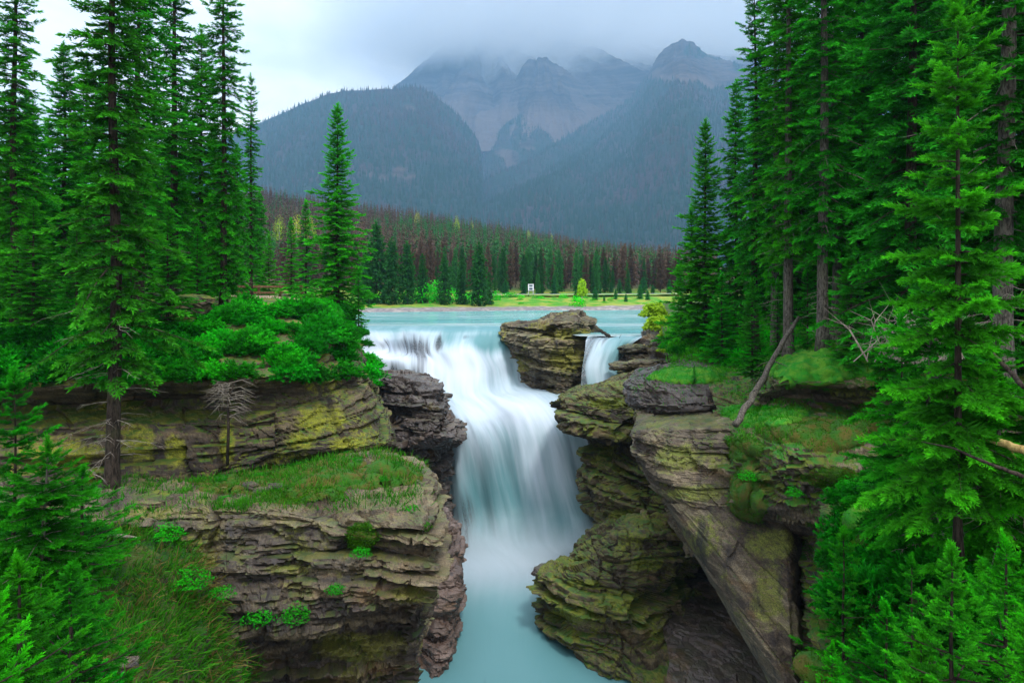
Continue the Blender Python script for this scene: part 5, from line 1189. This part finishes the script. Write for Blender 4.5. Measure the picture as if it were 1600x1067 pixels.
for k in range(26):
    px = r.uniform(570, 1010); yy = r.uniform(104, 119); x = (px - 800) / FPX * yy
    if yy < shoreY(x) + 7: continue
    bush(k % 2, (x, yy, hz_(x, yy) - .1), r.uniform(.35, .8), 'small green tuft of bush in the far meadow', 'small bushes in the far meadow', (.6, .8, .4), .8)

# ---- shrubs of the left slope
JB = [conifer_shrub('juniper_shrub', 501 + k, 1.0, .62, 420, [brush(700 + k * 7 + j, 14, .5, .2, .8) for j in range(4)], .36) for k in range(3)]
def shrubs(nets, n, pxr, pyr, seed, sr, label, group, tint, mind=.5, upmin=.35, yr=(0, 999)):
    p, q = sample(nets, n * 12, pxr, pyr, seed, upmin, yr); got = []
    rr = np.random.default_rng(seed)
    for a in p:
        if len(got) >= n: break
        if all(np.linalg.norm(a - b) > mind for b in got): got.append(a)
    for k, a in enumerate(got):
        s = rr.uniform(*sr); t = rr.uniform(.4, 1.35) * np.array([rr.uniform(.7, 1.8), 1, rr.uniform(.6, 1.4)])
        o = place(JB[k % 3], a - [0, 0, .06], s, 1, rr.uniform(0, 6.28), label, group, tuple(np.array(tint) * t), (0, 0), 'shrub'); o.scale = (s, s, s * rr.uniform(.75, 1.1))
    return got
shrubs(['left_cliff'], 118, (262, 540), (482, 598), 41, (.5, .88), 'bright green juniper shrub on the slope above the banded cliff', 'juniper shrubs on the left slope', (.7, .8, .75), .42)
shrubs(['left_cliff'], 70, (-60, 290), (482, 612), 42, (.6, 1.05), 'dark green juniper shrub under the forest edge on the left', 'shrubs under the left forest edge', (.5, .62, .5), .6)
shrubs(['left_cliff'], 14, (520, 600), (490, 600), 44, (.4, .8), 'small shrub on the steep end of the left cliff', 'shrubs on the cliff end', (.8, 1, .8), .6, .2)
shrubs(['forest_floor'], 60, (1040, 1330), (495, 590), 43, (.4, .8), 'bright undergrowth shrub among the trunks on the right bank', 'undergrowth shrubs on the right bank', (1.1, 1.3, .8), .55)
shrubs(['right_ledges'], 16, (1340, 1560), (545, 720), 46, (.5, .9), 'dark shrub on the mossy ledges at the right', 'dark shrubs on the right ledges', (.4, .5, .38), .6)
shrubs(['foreground_bank'], 70, (1330, 2000), (760, 1250), 47, (.4, .8), 'dark shrub covering the bank at the lower right', 'shrubs on the lower right bank', (.35, .5, .36), .45, .2)
shrubs(['grassy_slope'], 46, (-420, 120), (820, 1250), 48, (.4, .8), 'dark shrub covering the slope at the lower left', 'shrubs on the lower left slope', (.4, .52, .42), .45, .2)

# ---- leafy plants
for px, py, yy, s, tint, lab in [(405, 962, 17.0, .42, (0.28, 0.56, 0.31), 'leafy plant on the dark cliff face, left of a pair'), (462, 958, 17.0, .40, (0.31, 0.50, 0.19), 'leafy plant on the dark cliff face, right of a pair'), (645, 790, 18.2, .30, (0.31, 0.62, 0.19), 'small bright plant at the tip of the mossy terrace'), (655, 765, 19.4, .24, (0.31, 0.62, 0.19), 'tiny bright plant above the terrace tip plant'),
        (565, 858, 17.1, .28, (0.25, 0.56, 0.25), 'small plant on the slate ledge of the dark cliff'), (525, 915, 17.0, .26, (0.25, 0.56, 0.25), 'small plant hanging on the dark cliff below the slate ledge'), (262, 832, 17.3, .42, (0.31, 0.68, 0.25), 'bright seedling bush beside the fallen grey stick'), (300, 905, 16.0, .48, (0.31, 0.56, 0.15), 'yellow green leafy bush at the top of the grass slope'),
        (345, 922, 16.4, .34, (0.31, 0.50, 0.12), 'yellowish bush next to the leafy one by the dark cliff'), (370, 1052, 16.8, .32, (0.25, 0.56, 0.25), 'leafy plant near the bottom edge of the dark cliff'), (1168, 740, 23.2, .35, (0.31, 0.68, 0.12), 'bright leaves growing on the moss column'), (1010, 672, 29.7, .34, (0.25, 0.56, 0.19), 'small tuft on the top edge of the pale prow'),
        (1330, 905, 14.5, .36, (0.31, 0.56, 0.12), 'yellow green leaves on the thin sapling by the rock column'), (1352, 800, 15.4, .34, (0.37, 0.62, 0.15), 'bright leaves over the round moss cushion'), (1275, 520, 27.5, .4, (0.43, 0.62, 0.19), 'leafy plant on the bright mossy ledge'), (1240, 765, 21.4, .3, (0.31, 0.62, 0.25), 'green leaves on the small ledge of the right cliff'), (1330, 755, 20.8, .5, (0.25, 0.56, 0.19), 'wide low plant on the dark right ledge')]:
    bush(px % 2, P(px, py + 8, yy), s, lab, None, tint, .8)
YB = leafy('leafy_bush', 405, 1300, .10, (0.62, 0.62, 0.62), 'yleaf')
def ybush(loc, s, lab, tint): place(YB, loc, s, 1, s, lab, None, (.5, .8, .6), (0, 0), 'bush')
for px, py, yy, s, tint, lab in [(1026, 500, 48, 1.5, (0.99, 0.81, 0.31), 'yellow bush on the right bank beside the river'), (1048, 512, 46, 1.2, (0.93, 0.81, 0.25), 'yellow green bush behind the yellow one on the right bank'), (1022, 480, 52, 1.7, (0.37, 0.68, 0.25), 'bright green bush behind the yellow bush on the right bank'), (1045, 535, 43, 1.0, (0.74, 0.81, 0.31), 'lime bush below the yellow one on the right bank')]:
    (bush(px % 2, P(px, py + 14, yy), s, lab, None, tint, 1.1) if 'yellow' not in lab else ybush(P(px, py + 14, yy), s, lab, tint))

# ---- moss cushions
M['moss_bright'] = rock_mat('bright moss', dark=(.02, .05, .004), mid=(.04, .10, .006), light=(.08, .17, .01), lichen=.0, stain=0, moss=1, mossc=(.014, .19, .006), mossc2=(.08, .23, .010), mz=(-1.5, .6), rough=.95)
M['moss'] = rock_mat('moss cushion', dark=(.03, .05, .004), mid=(.06, .085, .006), light=(.12, .14, .01), lichen=.0, stain=0, moss=1, mossc=(.022, .10, .005), mossc2=(.075, .070, .008), mz=(-1.5, .6), rough=.95)
def cushion(px, py, yy, s, seed, label, mat='moss'):
    c = P(px, py, yy); n, k = 40, 60
    th = np.linspace(0, pi, n)[:, None]; ph = np.linspace(0, 2 * pi, k, endpoint=False)[None]
    D_ = np.stack([np.sin(th) * np.cos(ph), np.sin(th) * np.sin(ph), np.cos(th) + 0 * ph], -1)
    R_ = 1 + .55 * fbm(D_ * 1.6 + seed, 3, seed) + .12 * fbm(D_ * 9, 2, seed)
    V = D_ * R_[..., None] * np.array(s)
    o = obj('moss_cushion', (V + c).reshape(-1, 3), [gridfaces(n, k, True)], M[mat], None, {'lay': np.full(n * k, .5)}, True, c)
    tag(o, label, 'moss')
    NN = D_ / np.array(s); NN /= np.linalg.norm(NN, axis=2)[..., None]
    rr = np.random.default_rng(seed); i = rr.integers(0, n * k, 900); ok = NN.reshape(-1, 3)[i][:, 2] > -.3; i = i[ok]
    o2 = blades('moss_fuzz', V.reshape(-1, 3)[i] * 1.0, NN.reshape(-1, 3)[i], seed, (.03, .08), .008, None, .02, up=.3)
    o2.parent = o; o2['kind'] = 'stuff'; o2.color = (.9, .6, .4, 1)
def moss_patch(nm, cx, cy, rx, ry, thick, seed, label, fuzz=3000, fc=(.9, .6, .4)):
    G = NETS[nm]; px, py = toscreen(G)
    m = 1 - ((px - cx) / rx) ** 2 - ((py - cy) / ry) ** 2 + (.6 if ry > 40 else 1.2) * fbm(G * 1.1, 3, seed)
    near = (np.abs(px - cx) < rx * 1.9) & (np.abs(py - cy) < ry * 1.9)
    ii, jj = np.where((m > -.4) & near)
    i0, i1, j0, j1 = ii.min(), ii.max() + 1, jj.min(), jj.max() + 1
    g = G[i0:i1, j0:j1].copy(); mm_ = np.where(near, m, -1)[i0:i1, j0:j1]
    for _ in range(3):          # soften the rock's steps: moss bridges them
        g[1:-1, 1:-1] = (g[:-2, 1:-1] + g[2:, 1:-1] + g[1:-1, :-2] + g[1:-1, 2:] + 2 * g[1:-1, 1:-1]) / 6
    N = normals(g)
    for _ in range(4): N[1:-1, 1:-1] = (N[:-2, 1:-1] + N[2:, 1:-1] + N[1:-1, :-2] + N[1:-1, 2:]) / 4
    t = np.where(mm_ > 0, thick * np.clip(mm_, 0, 1) ** .5 * (.75 + 1.5 * fbm(g * 2.2, 4, seed + 2)) + .10 * fbm(g * 7, 3, seed + 5), -.25 + .2 * mm_)
    g = g + N * t[..., None]
    F = gridfaces(*mm_.shape); ok = (mm_.ravel()[F] > -.35).all(1)
    c = g[mm_ > 0].mean(0)
    NETS[nm][i0:i1, j0:j1] = np.where((mm_ > 0)[..., None], g, NETS[nm][i0:i1, j0:j1])
    o = obj('moss_cushion', g.reshape(-1, 3), [F[ok]], M['moss_bright' if 'bright' in label else 'moss'], None, {'lay': np.full(mm_.size, .5)}, True, c); tag(o, label, 'moss')
    sel = np.where((mm_.ravel() > .05))[0]
    rr = np.random.default_rng(seed); i = rr.choice(sel, fuzz)
    o2 = blades('moss_fuzz', g.reshape(-1, 3)[i] - c, N.reshape(-1, 3)[i], seed, (.03, .09), .010, None, .03, up=.3)
    o2.parent = o; o2.color = (*fc, 1)
for a_ in [('right_ledges', 1162, 702, 34, 20, .22, 1, 'rounded moss cushion at the foot of the leaning dead trunk'), ('right_ledges', 1172, 770, 30, 52, .35, 2, 'long olive moss column hanging down the right cliff'), ('right_ledges', 1228, 676, 42, 16, .25, 3, 'wide moss cushion on the middle of the right ledge'),
        ('right_ledges', 1296, 682, 62, 26, .40, 4, 'largest olive moss mound on the right ledge'), ('right_ledges', 1362, 655, 30, 24, .5, 5, 'round moss lump under the dark overhang'), ('right_ledges', 1195, 650, 62, 20, .25, 6, 'bright moss strip below the dark overhang'), ('right_ledges', 1290, 566, 100, 36, .4, 7, 'bright green mossy mound above the dark overhang'),
        ('right_ledges', 1300, 745, 50, 16, .2, 18, 'dark moss under the largest mound on the right ledge'), ('foreground_bank', 1345, 812, 30, 20, .4, 8, 'bright moss cushion on the round boulder at the right'), ('foreground_bank', 1415, 825, 30, 22, .35, 9, 'bright moss cushion beside the crooked trunk'), ('foreground_bank', 1368, 862, 36, 20, .35, 10, 'yellow green moss cushion below the round boulder'), ('foreground_bank', 1345, 1000, 24, 50, .35, 11, 'tall mossy stump in the dark at the lower right'),
        ('rock_block#mossy', 1085, 588, 75, 14, .18, 12, 'bright moss cap on the rounded rock block'), ('lower_cliff', 455, 742, 185, 34, .22, 19, 'wide brown green moss mat covering the left rock terrace'), ('lower_cliff', 470, 776, 70, 12, .18, 13, 'olive moss mat near the front edge of the left terrace'), ('lower_cliff', 610, 742, 52, 20, .25, 14, 'brown green moss on the pointed tip of the left terrace'), ('lower_cliff', 345, 760, 40, 12, .15, 15, 'moss mat on the left terrace near the spruce roots'), ('lower_cliff', 565, 838, 24, 22, .2, 16, 'moss clump hanging over the slate ledge'), ('lower_cliff', 672, 822, 14, 8, .15, 17, 'small moss pad on the corner of the dark cliff')]:
    moss_patch(*a_, fc=(.7, 1, .5) if 'bright' in a_[7] else (.9, .6, .4))
for px, py, yy, s, lab in [(1283, 1048, 12.2, (.42, .4, .3), 'moss ball at the bottom beside the rock column'), (1302, 968, 13.4, (.26, .3, .42), 'narrow moss cushion stuck to the rock column')]:
    cushion(px, py, yy, s, px + py, lab)

pp_, qq_ = sample(['lower_cliff'], 60, (300, 660), (700, 795), 91, .5)
for k, a_ in enumerate(pp_[:34]): bush(k % 2, a_ - [0, 0, .03], RNG.uniform(.12, .26), 'low leafy plant growing on the mossy left terrace', 'low plants on the left terrace', tuple(np.array([.25, .5, .2]) * RNG.uniform(.5, 1.2)), .7)
pp_, qq_ = sample(['right_ledges', 'rock_block#mossy'], 60, (1000, 1390), (545, 700), 92, .5, (20, 38))
for k, a_ in enumerate(pp_[:30]): bush(k % 2, a_ - [0, 0, .03], RNG.uniform(.12, .28), 'low leafy plant growing on the mossy right ledges', 'low plants on the right ledges', tuple(np.array([.3, .7, .2]) * RNG.uniform(.5, 1.2)), .7)
# ---- grass
p, q = sample(['lower_cliff'], 14000, (290, 660), (690, 800), 61, .4); blades('grass', p, q, 61, (.06, .36), .011, 'green grass and moss tufts on the left rock terrace', patch=(.9, -.03), up=.8)
p, q = sample(['grassy_slope'], 24000, (-420, 400), (815, 1250), 62, .15); blades('grass', p, q, 62, (.18, .55), .012, 'long drooping grass on the lower left slope', side=(.25, -.25, -.1), patch=(.7, -.1))
p, q = sample(['grassy_slope'], 6000, (60, 400), (830, 1250), 72, .1); blades('dry_grass', p, q, 72, (.2, .6), .010, 'tan dry grass blades among the green on the lower left slope', side=(.3, -.3, -.25), mat='straw', patch=(.8, .02))
p, q = sample(['lower_cliff'], 5000, (290, 660), (690, 800), 73, .45); blades('dry_grass', p, q, 73, (.06, .2), .009, 'tan dry grass on the left rock terrace', mat='straw', patch=(1.1, .03))
p, q = sample(['rock_block#mossy', 'right_ledges'], 15000, (985, 1400), (540, 720), 63, .55, (20, 36)); blades('grass', p, q, 63, (.06, .20), .012, 'short bright grass on the mossy right ledges', up=.8, patch=(.6, .0)).color = (1, 1.15, .8, 1)
p, q = sample(['forest_floor'], 24000, (1040, 1400), (495, 600), 64, .3); blades('grass', p, q, 64, (.15, .45), .02, 'bright grass under the trees of the right bank', up=.9).color = (1.1, 1.3, .8, 1)
p, q = sample(['left_cliff'], 2500, (300, 540), (464, 560), 65, .3); blades('grass', p, q, 65, (.12, .3), .018, 'grass between the shrubs of the left slope', up=.9)
p, q = sample(['lower_cliff'], 2600, (60, 300), (735, 830), 66, .5); blades('grass', p, q, 66, (.12, .3), .012, 'dark grass around the foot of the terrace spruce')

# ---- logs and dead wood
def log(name, pts, rads, mat, label, cat, seed=1, stubs=0):
    a = Acc(); pp = np.array([P(*q) for q in pts]); t = np.linspace(0, len(pp) - 1, 18); i = np.arange(len(pp))
    C = np.stack([np.interp(t, i, pp[:, k]) for k in range(3)], -1); rr = np.interp(t, i, rads); g = np.random.default_rng(seed)
    C[1:-1] += g.normal(0, .18, (16, 3)) * rr[1:-1, None]
    base = C[0].copy(); a.tube(C, rr * g.uniform(.92, 1.08, 18), 9)
    for k in range(stubs):
        j = g.integers(2, 17); d = g.normal(size=3); d /= np.linalg.norm(d); L_ = g.uniform(4, 12) * rr[j]
        a.tube(np.array([C[j], C[j] + d * L_ * .6, C[j] + d * L_ + [0, 0, -.1 * L_]]), [rr[j] * .22, rr[j] * .15, rr[j] * .05], 4)
    o = a.obj(name, M[mat], None, True, base); tag(o, label, cat); return o
log('leaning_snag', [(1148, 664, 24.4), (1180, 612, 25.6), (1215, 550, 27), (1248, 496, 28.5)], [.125, .115, .10, .07], 'bark_grey', 'leaning dead trunk propped on the mossy right ledge', 'dead trunk', 3, 9)
log('driftwood', [(930, 512, 53.2), (950, 524, 52), (970, 538, 51)], [.13, .12, .10], 'bark', 'dark driftwood log slanting from the pinnacle', 'log', 4, 1)
log('driftwood', [(930, 539.5, 50.6), (970, 540.5, 50.2), (1008, 541, 49.8)], [.16, .17, .15], 'log', 'pale stripped log lying across the side chute', 'log', 5)
log('fallen_log', [(1506, 671, 9.2), (1555, 688, 8.8), (1625, 714, 8.4)], [.045, .05, .055], 'log', 'pale broken log lying in the bushes at the right edge', 'log', 6, 2)
log('dead_stick', [(162, 838, 16.9), (188, 836, 16.7), (214, 840, 16.8)], [.03, .045, .02], 'deadwood', 'grey stick lying on the bare soil below the terrace spruce', 'stick', 7)
log('tree_root', [(182, 780, 19.6), (215, 776, 19.5), (245, 772, 19.5), (272, 766, 19.7)], [.17, .13, .11, .05], 'bark', 'thick root running right from the terrace spruce', 'root', 8)
log('tree_root', [(176, 782, 19.6), (150, 792, 19.2), (120, 806, 18.8)], [.16, .12, .05], 'bark', 'root running down left from the terrace spruce', 'root', 9)
log('dead_bough', [(1600, 605, 8), (1560, 560, 8.6), (1500, 500, 9.4), (1475, 470, 10)], [.03, .025, .018, .008], 'bark', 'thin dark dead bough crossing at the right edge', 'branch', 10, 8)
log('dead_bough', [(1600, 745, 8), (1540, 722, 8.2), (1490, 700, 8.6), (1440, 690, 9)], [.026, .02, .015, .006], 'bark', 'lower dark dead bough over the bushes at the right edge', 'branch', 11, 8)

# dead little tree in front of the banded cliff
dt = empty('dead_tree', P(355, 722, 22.3)); a = Acc(); g = np.random.default_rng(9); hh = 125 / FPX * 22.3
a.tube(np.array([[0, 0, -.1], [.04, 0, hh * .4], [.02, .02, hh * .8], [.25, 0, hh]]), [.055, .045, .035, .015], 6); a.obj('trunk', M['bark'], dt, True)
a = Acc()
for k in range(46):
    z = hh * g.uniform(.55, 1.0); an = g.uniform(0, 6.28); L_ = g.uniform(.25, .95)
    q0 = np.array([.05, 0, z]); q1 = q0 + np.array([cos(an), sin(an) * .8, .15]) * L_ * .5; q2 = q0 + np.array([cos(an), sin(an) * .8, -.25]) * L_ + [0.1, 0, 0]
    a.tube(np.array([q0, q1, q2]), [.012, .009, .003], 3)
    for j in range(4): a.tube(np.array([q1, q1 + g.normal(0, .16, 3) + (q2 - q1) * .6]), [.005, .002], 3)
a.obj('twig_tangle', M['deadwood'], dt); tag(dt, 'small dead tree with a tangle of grey twigs before the banded cliff', 'dead tree')
# bare twig thicket under the right forest
for px, py, yy, sd_, lab in [(1340, 545, 26.5, 1, 'tangle of bare grey twigs under the right forest'), (1425, 560, 19, 2, 'bare twig thicket behind the young spruce at the right')]:
    th_ = empty('twig_thicket', P(px, py, yy)); a = Acc(); g = np.random.default_rng(sd_)
    for k in range(60):
        an = g.uniform(0, 6.28); q0 = np.array([g.normal(0, .7), g.normal(0, .5), -.1]); q1 = q0 + [cos(an) * .5, sin(an) * .4, g.uniform(.3, 1.2)]; q2 = q1 + [cos(an) * .7, sin(an) * .5, g.uniform(-.3, .8)]
        a.tube(np.array([q0, q1, q2]), [.018, .013, .004], 3)
        for j in range(3): a.tube(np.array([q1, q1 + g.normal(0, .35, 3)]), [.008, .002], 3)
    a.obj('twigs', M['deadwood'], th_); tag(th_, lab, 'thicket')

# boulders
def boulder(px, py, yy, s, seed, mat, label, flat=1.0):
    c = P(px, py, yy); n, k = 46, 64; th = np.linspace(.02, pi - .02, n)[:, None]; ph = np.linspace(0, 2 * pi, k + 1)[None]
    D_ = np.stack([np.sin(th) * np.cos(ph), np.sin(th) * np.sin(ph), np.cos(th) + 0 * ph], -1)
    V = np.sign(D_) * np.abs(D_) ** .75 * np.array(s) * (1 + .6 * fbm(D_ * 1.3 + seed, 3, seed))[..., None] + c
    V, lay = rock_grid(V[::-1], seed, s1=s[2] * .9, s2=s[2] * .25, a1=s[2] * .4, a2=s[2] * .12, rough=.04); V[:, -1] = V[:, 0]
    o = obj('boulder', V.reshape(-1, 3), [gridfaces(*V.shape[:2])[:, ::-1]], M[mat], None, {'lay': lay.ravel()}, False, c); tag(o, label, 'boulder'); return o
boulder(298, 476, 28.2, (.75, .6, .42), 5, 'rockA', 'mossy boulder between shrubs at the top of the left slope')
boulder(278, 494, 27.6, (.55, .5, .25), 6, 'rockA', 'flat stone below the mossy boulder on the left slope')
boulder(515, 489, 35, (.55, .5, .22), 7, 'rockC', 'flat dark stone at the cliff edge beside the path')
boulder(248, 782, 19.0, (.75, .5, .16), 8, 'rockA', 'pale flat stone beside the root of the terrace spruce')
boulder(195, 1040, 12.7, (.22, .2, .16), 9, 'rockB', 'grey stone lying in the grass at the lower left')
boulder(862, 893, 36.4, (.8, .7, .35), 10, 'rockB', 'dark wet boulder washed over at the foot of the buttress')
boulder(990, 545, 49.4, (1.1, .8, .3), 12, 'rockC', 'broken slab on the right bank behind the pale log')
boulder(1010, 568, 46.4, (1.2, .8, .3), 13, 'rockC', 'broken slab below the yellow bush on the right bank')
boulder(975, 572, 47, (.9, .7, .3), 14, 'rockC', 'broken slab beside the narrow white chute')

pp_, _q = sample(['lower_cliff'], 40, (300, 670), (740, 815), 95, .5)
for k, a_ in enumerate(pp_[:14]):
    x_, y_ = toscreen(a_); z_ = RNG.uniform(.08, .24); o = boulder(float(x_), float(y_) - 2, float(a_[1]), (z_ * 1.3, z_, z_ * .5), 20 + k, ('rockC', 'rockA')[k % 2], 'loose flat stone lying on the mossy left terrace'); o['group'] = 'loose stones on the left terrace'
# path and railing on the left plateau
pc = [(395, 466, 44), (430, 470, 40), (470, 474, 36.5), (505, 480, 35.5)]; pp = np.array([P(*q) for q in pc]); w_ = np.array([1.6, 1.5, 1.2, .7])[:, None]
G = NETS['left_cliff']
t = np.linspace(0, 3, 40); C = np.stack([np.interp(t, range(4), pp[:, k]) for k in range(3)], -1); W_ = np.interp(t, range(4), w_[:, 0])
rows = np.stack([C + np.stack([u * W_, u * W_ * .7, 0 * W_], -1) for u in np.linspace(-1, 1, 16)], 0)
flat = G.reshape(-1, 3); 
for i in range(rows.shape[0]):
    for j in range(rows.shape[1]):
        d = (flat[:, 0] - rows[i, j, 0]) ** 2 + (flat[:, 1] - rows[i, j, 1]) ** 2; k = np.argpartition(d, 6)[:6]; rows[i, j, 2] = flat[k, 2].max() + .05
o = obj('path', rows.reshape(-1, 3), [gridfaces(*rows.shape[:2])[:, ::-1]], plain_mat('sandy path', (.30, .22, .15), .95, .25, 4), None, None, True, rows[8, 20]); tag(o, 'sandy trail on top of the left cliff', 'path', None, 'structure')
rl = empty('wooden_railing', P(420, 468, 45)); 
M['rail'] = bark_mat('brown railing wood', (.10, .055, .03), (.22, .13, .07))
def bx(a, cx, cy, cz, sx_, sy_, sz_):
    V = np.array([[x, y, z] for x in (-1, 1) for y in (-1, 1) for z in (-1, 1)], float) * [sx_ / 2, sy_ / 2, sz_ / 2] + [cx, cy, cz]
    a.add(V, np.array([[0, 1, 3, 2], [4, 6, 7, 5], [0, 4, 5, 1], [2, 3, 7, 6], [0, 2, 6, 4], [1, 5, 7, 3]]))
for z in (.45, .85): a = Acc(); bx(a, 0, 0, z, 4.6, .08, .14); a.obj('rail', M['rail'], rl)
for x in (-2.1, -.7, .7, 2.1): a = Acc(); bx(a, x, .12, .40, .14, .13, 1.1); a.obj('post', M['rail'], rl)
tag(rl, 'brown wooden railing beside the trail on the left', 'railing')

# road sign and marker on the far bank
x = (829.5 - 800) / FPX * 124; sg = empty('road_sign', (x, 124, hz_(x, 124)))
mg = plain_mat('galvanised metal', (.42, .45, .47), .5, .1); mw = plain_mat('white sign face', (.75, .77, .78), .5, .05); md = plain_mat('dark sign symbol', (.06, .10, .13), .6, .1)
for s_ in (-.42, .42): a = Acc(); bx(a, s_, 0, 1.05, .11, .11, 2.2); a.obj('post', mg, sg)
a = Acc(); bx(a, 0, -.09, 1.52, 1.02, .06, 1.18); bd = a.obj('sign_board', mw, sg)
for z, h_ in ((1.80, .34), (1.25, .40)): a = Acc(); bx(a, 0, -.135, z, .62, .02, h_); a.obj('sign_symbol', md, bd)
tag(sg, 'small pale road sign on two posts beside the far road', 'road sign')
x = (767 - 800) / FPX * 118; mk = empty('marker_post', (x, 118, hz_(x, 118))); a = Acc(); bx(a, 0, 0, .5, .10, .10, 1.1); a.obj('post', mg, mk); a = Acc(); bx(a, 0, -.07, .95, .42, .03, .42); a.obj('reflector', mw, mk); tag(mk, 'small white marker at the left end of the far road', 'marker')
